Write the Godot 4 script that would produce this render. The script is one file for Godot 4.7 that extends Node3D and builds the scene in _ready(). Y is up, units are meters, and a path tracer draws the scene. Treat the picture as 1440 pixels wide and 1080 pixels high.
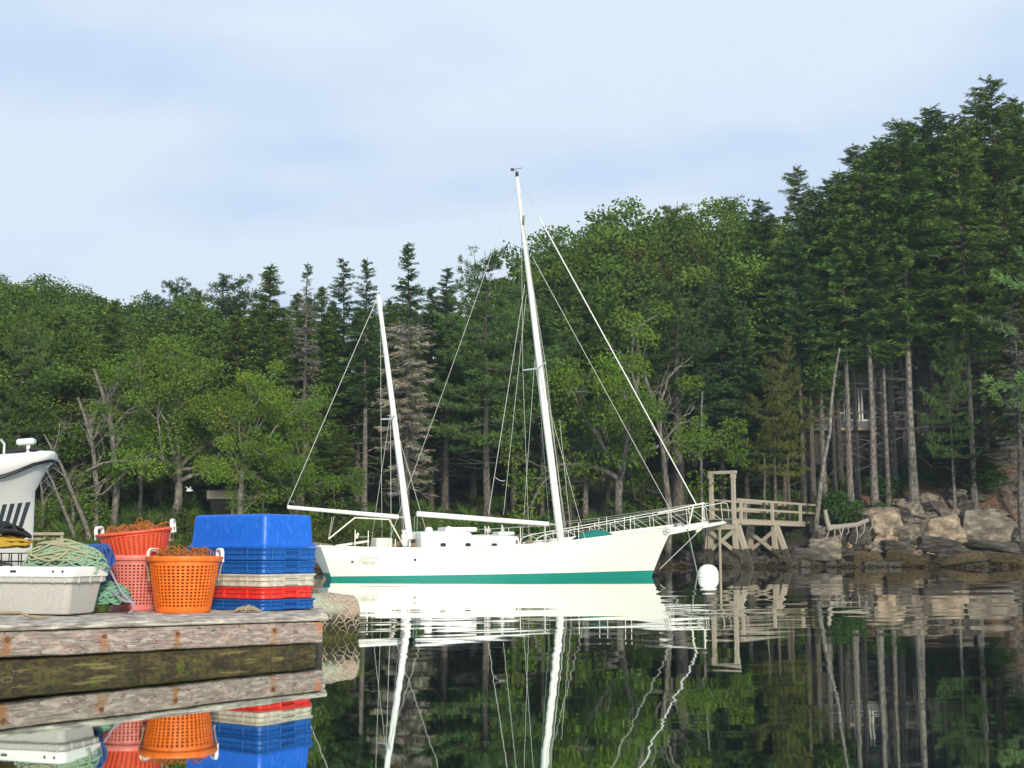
extends Node3D

const F := 1800.0                      # focal length of the photograph's lens, in its pixels (1440 wide)
const PITCH := 0.12982
const EYE := Vector3(0, 0.85, 0)

# ---------------------------------------------------------------- mesh builder
class MB:
	var v := PackedVector3Array()
	var n := PackedVector3Array()
	var c := PackedColorArray()
	var u := PackedVector2Array()
	var ix := PackedInt32Array()
	var col := Color(1, 1, 1)
	var flat := false                  # foliage: no normals, no uvs

	func put(p: Vector3, nn: Vector3, uv := Vector2.ZERO) -> int:
		v.append(p); n.append(nn); c.append(col); u.append(uv)
		return v.size() - 1

	func tri(a: Vector3, b: Vector3, d: Vector3) -> void:
		var nn := (b - a).cross(d - a).normalized()
		var k := put(a, nn); put(b, nn); put(d, nn)
		ix.append_array([k, k + 2, k + 1])

	func quad(a: Vector3, b: Vector3, d: Vector3, e: Vector3) -> void:
		var nn := (b - a).cross(e - a).normalized()
		if nn.length_squared() < 0.5: nn = (d - a).cross(e - a).normalized()
		var k := put(a, nn, Vector2(0, 1)); put(b, nn, Vector2(1, 1)); put(d, nn, Vector2(1, 0)); put(e, nn, Vector2(0, 0))
		ix.append_array([k, k + 2, k + 1, k, k + 3, k + 2])

	func box(s: Vector3, t := Transform3D.IDENTITY, bv := 0.0) -> void:
		var h := s * 0.5
		if bv <= 0.0:
			bv = minf(0.004, minf(h.x, minf(h.y, h.z)) * 0.3)
		bv = minf(bv, minf(h.x, minf(h.y, h.z)) * 0.6)
		for ax in 3:
			var a1 := (ax + 1) % 3
			var a2 := (ax + 2) % 3
			for sg in [-1.0, 1.0]:
				var q := []
				for k in [[-1, -1], [1, -1], [1, 1], [-1, 1]]:
					var p := Vector3.ZERO
					p[ax] = sg * h[ax]
					p[a1] = k[0] * (h[a1] - bv)
					p[a2] = k[1] * (h[a2] - bv)
					q.append(t * p)
				if sg > 0: quad(q[0], q[1], q[2], q[3])
				else: quad(q[3], q[2], q[1], q[0])
			for s1 in [-1.0, 1.0]:
				for s2 in [-1.0, 1.0]:
					var e := []
					for w in [[1, 0, -1], [1, 0, 1], [0, 1, 1], [0, 1, -1]]:
						var p := Vector3.ZERO
						p[ax] = w[2] * (h[ax] - bv)
						p[a1] = s1 * (h[a1] - (0.0 if w[0] else bv))
						p[a2] = s2 * (h[a2] - (0.0 if w[1] else bv))
						e.append(t * p)
					if s1 * s2 < 0: quad(e[0], e[1], e[2], e[3])
					else: quad(e[3], e[2], e[1], e[0])
		for sx in [-1.0, 1.0]:
			for sy in [-1.0, 1.0]:
				for sz in [-1.0, 1.0]:
					var a := t * Vector3(sx * h.x, sy * (h.y - bv), sz * (h.z - bv))
					var b := t * Vector3(sx * (h.x - bv), sy * h.y, sz * (h.z - bv))
					var d := t * Vector3(sx * (h.x - bv), sy * (h.y - bv), sz * h.z)
					if sx * sy * sz > 0: tri(a, b, d)
					else: tri(a, d, b)

	func beam(a: Vector3, b: Vector3, w: float, h: float, bv := 0.0) -> void:
		var d := b - a
		var x := d.normalized()
		var up := Vector3.UP if absf(x.y) < 0.95 else Vector3.FORWARD
		var z := x.cross(up).normalized()
		var y := z.cross(x).normalized()
		box(Vector3(d.length(), h, w), Transform3D(Basis(x, y, z), (a + b) * 0.5), bv)

	# rows[i][j]; normal = along j x along i
	func grid(rows: Array, closed := false, uvs := Vector2(1, 1)) -> void:
		var m: int = rows[0].size()
		var r: int = rows.size()
		var k0 := v.size()
		for i in r:
			for j in m:
				var ja := (j - 1 + m) % m if closed else maxi(j - 1, 0)
				var jb := (j + 1) % m if closed else mini(j + 1, m - 1)
				var du: Vector3 = rows[i][jb] - rows[i][ja]
				var dv: Vector3 = rows[mini(i + 1, r - 1)][j] - rows[maxi(i - 1, 0)][j]
				var nn := du.cross(dv)
				if nn.length_squared() < 1e-14:
					dv = rows[mini(i + 2, r - 1)][j] - rows[maxi(i - 2, 0)][j]
					du = rows[mini(i + 1, r - 1)][jb] - rows[mini(i + 1, r - 1)][ja]
					if i == r - 1: du = rows[i - 1][jb] - rows[i - 1][ja]
					nn = du.cross(dv)
				put(rows[i][j], nn.normalized(), Vector2(float(j) / (m - 1) * uvs.x, float(i) / (r - 1) * uvs.y))
		for i in r - 1:
			for j in (m if closed else m - 1):
				var a := k0 + i * m + j
				var b := k0 + i * m + (j + 1) % m
				var d := b + m
				var e := a + m
				ix.append_array([a, d, b, a, e, d])

	func gridf(rows: Array, closed := false) -> void:      # the same, faceted
		var m: int = rows[0].size()
		for i in rows.size() - 1:
			for j in (m if closed else m - 1):
				var b := (j + 1) % m
				tri(rows[i][j], rows[i][b], rows[i + 1][b])
				tri(rows[i][j], rows[i + 1][b], rows[i + 1][j])

	func fan(ring: Array) -> void:     # counter-clockwise seen from its front
		var mid := Vector3.ZERO
		for p in ring: mid += p
		mid /= ring.size()
		for j in ring.size():
			tri(mid, ring[j], ring[(j + 1) % ring.size()])

	func tube(pts: Array, rad, sides := 6, caps := true) -> void:
		var rows := []
		var side := Vector3.ZERO
		for i in pts.size():
			var d: Vector3 = (pts[mini(i + 1, pts.size() - 1)] - pts[maxi(i - 1, 0)]).normalized()
			if i == 0:
				side = d.cross(Vector3.UP if absf(d.y) < 0.9 else Vector3.RIGHT).normalized()
			else:
				side = (side - d * side.dot(d)).normalized()
			var up := side.cross(d)
			var r: float = rad[i] if rad is Array else rad
			var ring := []
			for j in sides:
				var a := TAU * j / sides
				ring.append(pts[i] + (side * cos(a) - up * sin(a)) * r)
			rows.append(ring)
		grid(rows, true)
		if caps:
			var first: Array = rows[0].duplicate()
			first.reverse()
			fan(first)
			fan(rows[-1])

	func lathe(prof: Array, sides := 24, at := Vector3.ZERO) -> void:   # [[r, y], ...] upwards
		var rows := []
		for q in prof:
			var ring := []
			for j in sides:
				var a := TAU * j / sides
				ring.append(at + Vector3(q[0] * cos(a), q[1], -q[0] * sin(a)))
			rows.append(ring)
		grid(rows, true)

	func kite(p: Vector3, d: Vector3, s: Vector3) -> void:    # a leaf: two triangles, no normals
		var k := v.size()
		v.append(p); v.append(p + d * 0.45 + s); v.append(p + d); v.append(p + d * 0.45 - s)
		c.append(col); c.append(col); c.append(col); c.append(col)
		ix.append_array([k, k + 1, k + 2, k, k + 2, k + 3])

	func mesh() -> ArrayMesh:
		var a := []
		a.resize(Mesh.ARRAY_MAX)
		a[Mesh.ARRAY_VERTEX] = v
		if not flat:
			a[Mesh.ARRAY_NORMAL] = n
			a[Mesh.ARRAY_TEX_UV] = u
		a[Mesh.ARRAY_COLOR] = c
		a[Mesh.ARRAY_INDEX] = ix
		var m := ArrayMesh.new()
		m.add_surface_from_arrays(Mesh.PRIMITIVE_TRIANGLES, a)
		return m

# ---------------------------------------------------------------- helpers
var cam_basis := Basis(Vector3.RIGHT, PITCH)
var names := {}
var mats := {}
var noise := FastNoiseLite.new()
var rng := RandomNumberGenerator.new()

func P(px: float, py: float, d: float) -> Vector3:           # the point d metres ahead that the photograph shows at (px, py)
	var r := cam_basis * Vector3((px - 720.0) / F, (540.0 - py) / F, -1.0)
	return EYE + r * (d / -r.z)

func on_water(px: float, py: float) -> Vector3:
	var r := cam_basis * Vector3((px - 720.0) / F, (540.0 - py) / F, -1.0)
	return EYE + r * (-EYE.y / r.y)

func tab(t: Array, x: float) -> float:
	if x <= t[0][0]: return t[0][1]
	for i in range(1, t.size()):
		if x <= t[i][0]:
			return lerpf(t[i - 1][1], t[i][1], (x - t[i - 1][0]) / (t[i][0] - t[i - 1][0]))
	return t[-1][1]

func numbered(nm: String) -> String:
	names[nm] = names.get(nm, -1) + 1
	return nm if names[nm] == 0 else "%s_%03d" % [nm, names[nm]]

func tag(o: Node, label: String, cat: String, group := "") -> Node:
	o.set_meta("label", label)
	if cat: o.set_meta("category", cat)
	if group: o.set_meta("group", group)
	return o

func thing(nm: String, label: String, cat: String, t := Transform3D.IDENTITY, group := "") -> Node3D:
	var o := Node3D.new()
	o.name = numbered(nm)
	add_child(o)
	o.transform = t
	tag(o, label, cat, group)
	return o

func part(par: Node, nm: String, m: Mesh, mat: Material, t := Transform3D.IDENTITY) -> MeshInstance3D:
	var o := MeshInstance3D.new()
	o.name = numbered(nm) if par == self else nm
	o.mesh = m
	o.material_override = mat
	o.transform = t
	par.add_child(o, true)
	return o

func structure(nm: String, m: Mesh, mat: Material) -> MeshInstance3D:
	var o := part(self, nm, m, mat)
	o.set_meta("kind", "structure")
	return o

func lin(r: float, g: float, b: float) -> Color:
	return Color(r, g, b).linear_to_srgb()

func at(p: Vector3, yaw := 0.0) -> Transform3D:
	return Transform3D(Basis(Vector3.UP, yaw), p)

func noisetex(freq: float, octaves: int, w := 512, lo := 0.0, hi := 1.0, sd := 1, norm := false, strength := 4.0) -> NoiseTexture2D:
	var f := FastNoiseLite.new()
	f.seed = sd
	f.frequency = freq
	f.fractal_octaves = octaves
	var t := NoiseTexture2D.new()
	t.width = w
	t.height = w
	t.seamless = true
	t.generate_mipmaps = false
	t.noise = f
	if norm:
		t.as_normal_map = true
		t.bump_strength = strength
	else:
		var g := Gradient.new()
		g.set_color(0, Color(lo, lo, lo))
		g.set_color(1, Color(hi, hi, hi))
		t.color_ramp = g
	return t

func mat(nm: String, col: Color, rough := 0.7, tex: Texture2D = null, tscale := Vector3.ONE, vc := false, metal := 0.0) -> StandardMaterial3D:
	var m := StandardMaterial3D.new()
	m.resource_name = nm
	m.albedo_color = col
	m.roughness = rough
	m.metallic = metal
	m.vertex_color_use_as_albedo = vc
	if tex:
		m.albedo_texture = tex
		m.uv1_triplanar = true
		m.uv1_scale = tscale
	mats[nm] = m
	return m

func bump(m: StandardMaterial3D, tex: Texture2D, cm: float) -> StandardMaterial3D:
	m.heightmap_enabled = true
	m.heightmap_texture = tex
	m.heightmap_scale = cm
	return m

# ---------------------------------------------------------------- the shore
const SHORE := [[-900, 44], [-200, 50], [300, 52], [440, 54], [600, 58], [760, 63], [950, 68.5], [1440, 69], [1800, 67], [2600, 60]]
const BANK := [[-200, 1.6], [0, 1.7], [300, 1.8], [600, 2.1], [800, 2.5], [1000, 3.0], [1250, 3.7], [1350, 5.0], [1440, 6.4], [1800, 6.8]]
const SLOPE := [[-200, 0.3], [0, 0.25], [160, 0.16], [300, 0.12], [600, 0.13], [800, 0.26], [1000, 0.36], [1250, 0.34], [1440, 0.34]]

func px_of(x: float, z: float) -> float:
	return 720.0 + F * x / (-z) / cos(PITCH)

func ground(px: float, t: float) -> float:
	if t <= 0.0: return maxf(t * 0.3, -1.6)
	var hb := tab(BANK, px)
	var y := 0.35 * smoothstep(0.0, 2.0, t) + (hb - 0.35) * smoothstep(1.2, 6.5, t) + tab(SLOPE, px) * clampf(t - 6.0, 0.0, 75.0)
	y += noise.get_noise_2d(px * 0.9, t * 12.0) * 0.5 * smoothstep(0.8, 5.0, t)
	return y

func height(x: float, z: float) -> float:
	var px := px_of(x, z)
	return ground(px, -z - tab(SHORE, px))

# ---------------------------------------------------------------- trees
func shade(base: Color, r: RandomNumberGenerator, dv := 0.3) -> Color:
	var k := 1.0 + r.randf_range(-dv, dv)
	return Color(base.r * k * r.randf_range(0.88, 1.14), base.g * k, base.b * k * r.randf_range(0.85, 1.15))

func rdir(r: RandomNumberGenerator) -> Vector3:
	return Vector3(r.randf_range(-1, 1), r.randf_range(-1, 1), r.randf_range(-1, 1)).normalized()

func trunk_points(r: RandomNumberGenerator, h: float, wob: float) -> Array:
	var pts := []
	var off := Vector3.ZERO
	for i in 13:
		pts.append(Vector3(0, h * i / 12.0, 0) + off + Vector3(0, -0.4 if i == 0 else 0.0, 0))
		off += Vector3(r.randf_range(-1, 1), 0, r.randf_range(-1, 1)) * wob
	return pts

func along(pts: Array, f: float) -> Vector3:
	var k := clampf(f, 0.0, 0.9999) * (pts.size() - 1)
	return pts[int(k)].lerp(pts[int(k) + 1], k - int(k))

# a spruce or fir, 14 m: whorls of drooping branches with flat sprays of twigs
func spruce(sd: int, base: float, reach: float, fill: float, green: Color, bark: Color, dead_from := 0.0, tan := Color(0.25, 0.22, 0.17), h := 14.0, wild := 0.0) -> Dictionary:
	var r := RandomNumberGenerator.new()
	r.seed = sd
	var wood := MB.new()
	var leaf := MB.new()
	var dead := MB.new()
	leaf.flat = true
	dead.flat = true
	var tp := trunk_points(r, h, 0.03)
	wood.col = bark
	var radii := []
	for i in 13: radii.append(lerpf(0.19 * sqrt(h / 14.0), 0.012, pow(i / 12.0, 0.8)) * (1.25 if i == 0 else 1.0))
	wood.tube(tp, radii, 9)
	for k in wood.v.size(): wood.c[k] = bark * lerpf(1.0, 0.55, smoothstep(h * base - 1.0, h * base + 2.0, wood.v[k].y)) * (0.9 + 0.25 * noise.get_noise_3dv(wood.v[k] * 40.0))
	# bare stubs and dead boughs below the crown
	var y := h * 0.14
	while y < h * (base + 0.05):
		for k in r.randi_range(1, 3):
			var a := r.randf() * TAU
			var L := r.randf_range(0.3, 1.7)
			var d := Vector3(cos(a), r.randf_range(-0.35, 0.25), sin(a))
			var p := along(tp, y / h)
			var tip := p + d * L + Vector3(0, -0.12 * L, 0)
			wood.col = bark.lerp(Color(0.24, 0.22, 0.19), r.randf())
			wood.tube([p, p + d * L * 0.5, tip], [0.022, 0.014, 0.006], 4, false)
			for q in r.randi_range(0, 5):
				var b := p.lerp(tip, r.randf_range(0.3, 1.0))
				wood.tube([b, b + (d * 0.5 + rdir(r) * 0.6) * r.randf_range(0.2, 0.6)], [0.008, 0.004], 3, false)
		y += r.randf_range(0.25, 0.6)
	y = h * base
	while y < h * 0.985:
		var f := (y / h - base) / (1.0 - base)
		var body := pow(1.0 - f, lerpf(0.75, 0.55, wild)) * (0.6 + 0.4 * smoothstep(0.0, 0.16, f))
		var gone := f < dead_from
		for k in r.randi_range(6, 8):
			if r.randf() > fill: continue
			var a := r.randf() * TAU
			var L := (reach * body + 0.12) * r.randf_range(lerpf(0.55, 0.3, wild), lerpf(1.12, 1.35, wild))
			var out := Vector3(cos(a), 0, sin(a))
			var droop := lerpf(0.5, -0.55, f) * r.randf_range(0.6, 1.3)
			var p0 := along(tp, y / h) + Vector3(0, r.randf_range(-0.1, 0.1), 0)
			var bp := []
			for i in 6:
				var s := i / 5.0
				bp.append(p0 + out * L * s + Vector3(0, -droop * L * (s - 0.38 * s * s * s), 0))
			wood.col = bark
			wood.tube(bp, [0.03, 0.024, 0.018, 0.013, 0.008, 0.004], 3, false)
			var hue := shade(tan if gone else green, r, 0.28)
			var mb := dead if gone else leaf
			var steps := maxi(6, int(L / 0.055))
			for i in steps:
				var s := lerpf(0.04, 1.0, (i + r.randf()) / steps)
				if gone and r.randf() < 0.25: continue
				var p := along(bp, s)
				var across := out.cross(Vector3.UP)
				for sg in [-1.0, 1.0, 0.0, 0.4]:
					var d: Vector3 = (out * r.randf_range(0.45, 0.95) + across * (sg * r.randf_range(0.5, 0.9) + r.randf_range(-0.2, 0.2)) + Vector3(0, r.randf_range(-0.5, 0.12) if sg else r.randf_range(-0.7, 0.4), 0)).normalized()
					var len := (0.13 + 0.26 * (1.0 - absf(s - 0.45))) * r.randf_range(0.7, 1.2) * clampf(L, 0.45, 1.25)
					mb.col = hue * (1.0 if gone else r.randf_range(0.75, 1.25) + (0.45 if s > 0.8 and r.randf() < 0.5 else 0.0))
					var wd := r.randf_range(0.02, 0.036) * (0.6 if gone else 1.0)
					mb.kite(p + rdir(r) * 0.05, d * len, d.cross(Vector3.UP if r.randf() < 0.6 else rdir(r)).normalized() * wd)
		y += lerpf(0.34, 0.15, f) * r.randf_range(0.7, 1.3)
	return {"wood": wood.mesh(), "leaf": leaf.mesh(), "dead": dead.mesh() if dead.v.size() else null, "h": h}

# a white pine, 14 m: level boughs carrying plumes of long needles
func pine(sd: int, base: float, reach: float, tiers: int, green: Color, bark: Color, thick := 0.2) -> Dictionary:
	var r := RandomNumberGenerator.new()
	r.seed = sd
	var h := 14.0
	var wood := MB.new()
	var leaf := MB.new()
	leaf.flat = true
	var tp := trunk_points(r, h, 0.07)
	wood.col = bark
	var radii := []
	for i in 13: radii.append(lerpf(thick, 0.012, pow(i / 12.0, 0.85)))
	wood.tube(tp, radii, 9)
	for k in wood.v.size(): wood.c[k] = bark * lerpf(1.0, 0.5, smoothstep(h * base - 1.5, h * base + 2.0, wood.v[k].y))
	for k in 9:
		var yy := r.randf_range(0.2, maxf(base, 0.25))
		var a := r.randf() * TAU
		var p := along(tp, yy)
		var d := Vector3(cos(a), r.randf_range(-0.1, 0.3), sin(a))
		var L := r.randf_range(0.8, 2.4)
		wood.col = Color(0.2, 0.185, 0.16)
		wood.tube([p, p + d * L * 0.5 + rdir(r) * 0.12, p + d * L + rdir(r) * 0.2], [0.035, 0.022, 0.008], 4, false)
	for ti in tiers:
		var f := (ti + r.randf_range(0.1, 0.9)) / tiers
		var y := lerpf(base, 0.97, f)
		var body := pow(1.0 - f, 0.6) * (0.72 + 0.28 * smoothstep(0.0, 0.25, f)) + 0.12
		for k in r.randi_range(3, 5):
			var a := r.randf() * TAU
			var L := reach * body * r.randf_range(0.55, 1.15)
			var out := Vector3(cos(a), 0, sin(a))
			var lift := lerpf(0.02, 0.6, f) + r.randf_range(-0.1, 0.14)
			var p0 := along(tp, y)
			var bp := []
			var jog := Vector3(r.randf_range(-0.2, 0.2), 0, r.randf_range(-0.2, 0.2))
			for i in 6:
				var s := i / 5.0
				bp.append(p0 + out * L * s + jog * sin(s * 3.0) + Vector3(0, lift * L * s * (0.35 + 0.65 * s) - 0.1 * L * sin(s * PI), 0))
			wood.col = bark * 0.9
			wood.tube(bp, [0.05, 0.04, 0.03, 0.02, 0.012, 0.006], 4, false)
			var hue := shade(green, r, 0.25)
			for i in maxi(8, int(L * 15.0)):
				var s := 1.0 - 0.9 * pow(r.randf(), 1.2)
				var side := out.cross(Vector3.UP) * r.randf_range(-1, 1) * 0.34 * L * sin(clampf(1.15 - s, 0.0, 1.0) * 2.4)
				var p := along(bp, s) + side + Vector3(0, r.randf_range(-0.06, 0.16), 0)
				var tone := hue * r.randf_range(0.75, 1.3)
				var lead := (out * 0.7 + side * 0.8 + Vector3(0, 0.35, 0)).normalized()
				for q in 12:
					var d := (lead + rdir(r) * 0.95).normalized()
					leaf.col = tone * r.randf_range(0.8, 1.2)
					leaf.kite(p + rdir(r) * 0.06, d * r.randf_range(0.14, 0.27), d.cross(rdir(r)).normalized() * r.randf_range(0.014, 0.024))
	return {"wood": wood.mesh(), "leaf": leaf.mesh(), "dead": null, "h": h}

func limb(mb: MB, r: RandomNumberGenerator, p: Vector3, d: Vector3, L: float, rad: float, depth: int, ends: Array, spread := 0.75, droop := 0.0) -> void:
	var pts := [p]
	var rads := [rad]
	var q := p
	for i in 4:
		d = (d + rdir(r) * 0.22 + Vector3(0, -droop, 0)).normalized()
		q += d * L / 4.0
		pts.append(q)
		rads.append(lerpf(rad, rad * 0.55, (i + 1) / 4.0))
	mb.tube(pts, rads, 6 if rad > 0.05 else 4, false)
	if depth <= 0:
		ends.append(q)
		return
	for k in r.randi_range(2, 3):
		limb(mb, r, pts[4 if k == 0 else r.randi_range(2, 4)], (d + rdir(r) * spread).normalized(), L * r.randf_range(0.6, 0.85), rad * 0.56, depth - 1, ends, spread, droop)
	if depth <= 2: ends.append(pts[2])

# oak, maple or birch, 10 m: forking limbs, leaves in clusters round the twig ends
func broadleaf(sd: int, spread: float, stem: float, green: Color, bark: Color, size := 0.088, per := 230, dome := 0) -> Dictionary:
	var r := RandomNumberGenerator.new()
	r.seed = sd
	var wood := MB.new()
	var leaf := MB.new()
	leaf.flat = true
	wood.col = bark
	var ends := []
	var top := Vector3(r.randf_range(-0.3, 0.3), 10.0 * stem, r.randf_range(-0.3, 0.3))
	wood.tube([Vector3(0, -0.4, 0), Vector3(0.05, 0.5, 0), top * 0.5 + Vector3(0.1, 0, 0.05), top], [0.24, 0.19, 0.16, 0.14], 8)
	for k in 8:
		var a := TAU * k / 8.0 + r.randf()
		var d := Vector3(cos(a) * spread, r.randf_range(0.25, 1.3), sin(a) * spread).normalized()
		limb(wood, r, top.lerp(top * 0.7, r.randf()), d, (9.2 - top.y) * r.randf_range(0.36, 0.5), 0.1, 2, ends, 0.7)
	limb(wood, r, top, Vector3(0.05, 1, 0), (9.5 - top.y) * 0.42, 0.11, 2, ends, 0.7)
	for k in dome:                                             # a closed, rounded crown
		var a := r.randf() * TAU
		var e := asin(r.randf_range(-0.2, 1.0))
		ends.append(Vector3(cos(a) * cos(e) * 3.3, 6.0 + sin(e) * 3.2, sin(a) * cos(e) * 3.3) * r.randf_range(0.9, 1.05))
	for e in ends:
		var hue := shade(green, r, 0.26)
		var R := r.randf_range(0.5, 0.95)
		for i in per:
			var o := rdir(r) * R * pow(r.randf(), 0.45)
			o.y *= 0.62
			leaf.col = hue * r.randf_range(0.84, 1.16)
			var d := (o.normalized() * 0.6 + rdir(r)).normalized()
			leaf.kite(e + o, d * size * r.randf_range(1.0, 1.8), d.cross(rdir(r)).normalized() * size * r.randf_range(0.35, 0.6))
	return {"wood": wood.mesh(), "leaf": leaf.mesh(), "dead": null, "h": 10.0}

# a dead tree without leaves; path in metres
func snag(sd: int, h: float, lean: Vector3, rad: float, forks: int, col: Color) -> Dictionary:
	var r := RandomNumberGenerator.new()
	r.seed = sd
	var wood := MB.new()
	wood.col = col
	var pts := []
	var rads := []
	for i in 8:
		var s := i / 7.0
		pts.append(Vector3(lean.x * s, h * s - (0.4 if i == 0 else 0.0), lean.z * s) + Vector3(r.randf_range(-1, 1), 0, r.randf_range(-1, 1)) * 0.14 * s + Vector3(lean.y * s * s, 0, 0))
		rads.append(lerpf(rad, rad * 0.35, s))
	wood.tube(pts, rads, 8)
	for k in forks:
		var s := r.randf_range(0.35, 0.98)
		limb(wood, r, along(pts, s), (Vector3(lean.x, h * 0.7, lean.z).normalized() + rdir(r) * 0.95).normalized(), h * r.randf_range(0.1, 0.22), rad * 0.4, 2, [], 0.8)
	return {"wood": wood.mesh(), "leaf": null, "dead": null, "h": h}

func bush(sd: int, green: Color, size: float, tall: float) -> Dictionary:
	var r := RandomNumberGenerator.new()
	r.seed = sd
	var wood := MB.new()
	var leaf := MB.new()
	leaf.flat = true
	wood.col = Color(0.1, 0.08, 0.06)
	for k in 12:
		var a := r.randf() * TAU
		var tip := Vector3(cos(a) * r.randf_range(0.2, 0.8), tall * r.randf_range(0.5, 1.0), sin(a) * r.randf_range(0.2, 0.8))
		wood.tube([Vector3(cos(a) * 0.1, -0.1, sin(a) * 0.1), tip * 0.55 + rdir(r) * 0.08, tip], [0.022, 0.014, 0.006], 4, false)
		var hue := shade(green, r, 0.3)
		for q in 5:
			var cpos := tip * r.randf_range(0.5, 1.0) + rdir(r) * 0.25
			for i in 34:
				var o := rdir(r) * 0.3 * pow(r.randf(), 0.5)
				var d := (o.normalized() + rdir(r) + Vector3(0, 0.4, 0)).normalized()
				leaf.col = hue * r.randf_range(0.7, 1.3)
				leaf.kite(cpos + o, d * size * r.randf_range(1.0, 2.0), d.cross(rdir(r)).normalized() * size * r.randf_range(0.3, 0.5))
	return {"wood": wood.mesh(), "leaf": leaf.mesh(), "dead": null, "h": tall}

var kinds := {}

func grow(nm: String, kind: String, label: String, cat: String, x: float, z: float, y0: float, h: float, wide: float, yaw: float, group := "", tilt := 0.0) -> Node3D:
	var k: Dictionary = kinds[kind]
	var sc: float = h / k.h
	var b := Basis(Vector3.FORWARD, tilt) * Basis(Vector3.UP, yaw).scaled_local(Vector3(wide, sc, wide))
	var o := thing(nm, label, cat, Transform3D(b, Vector3(x, y0, z)), group)
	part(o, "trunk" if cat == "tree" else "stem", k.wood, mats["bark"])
	if k.leaf: part(o, "crown" if cat == "tree" else "foliage", k.leaf, mats["leaf"])
	if k.dead: part(o, "dead_boughs", k.dead, mats["twig"])
	return o

# stands a tree where the photograph shows it: column, distance, row of its top
func tree(nm: String, kind: String, label: String, px: float, d: float, top: float, wide := 1.0, group := "", tilt := 0.0) -> Node3D:
	var mid := P(px, lerpf(top, 720.0, 0.35), d)
	var y0 := height(mid.x, mid.z)
	var h := P(px, top, d).y - y0
	var k: Dictionary = kinds[kind]
	rng.seed = hash(nm + kind) + int(px * 7.0 + d)
	if kind.begins_with("snag"):
		mid = P(px, 725.0, d)
		y0 = height(mid.x, mid.z)
		return grow(nm, kind, label, "tree", mid.x, mid.z, y0, P(px, top, d).y - y0, wide * clampf((P(px, top, d).y - y0) / k.h, 0.55, 1.35), 0.0, group, tilt)
	return grow(nm, kind, label, "tree", mid.x, mid.z, y0, h, wide * clampf(h / k.h, 0.55, 1.35), rng.randf() * TAU, group, tilt)

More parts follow.
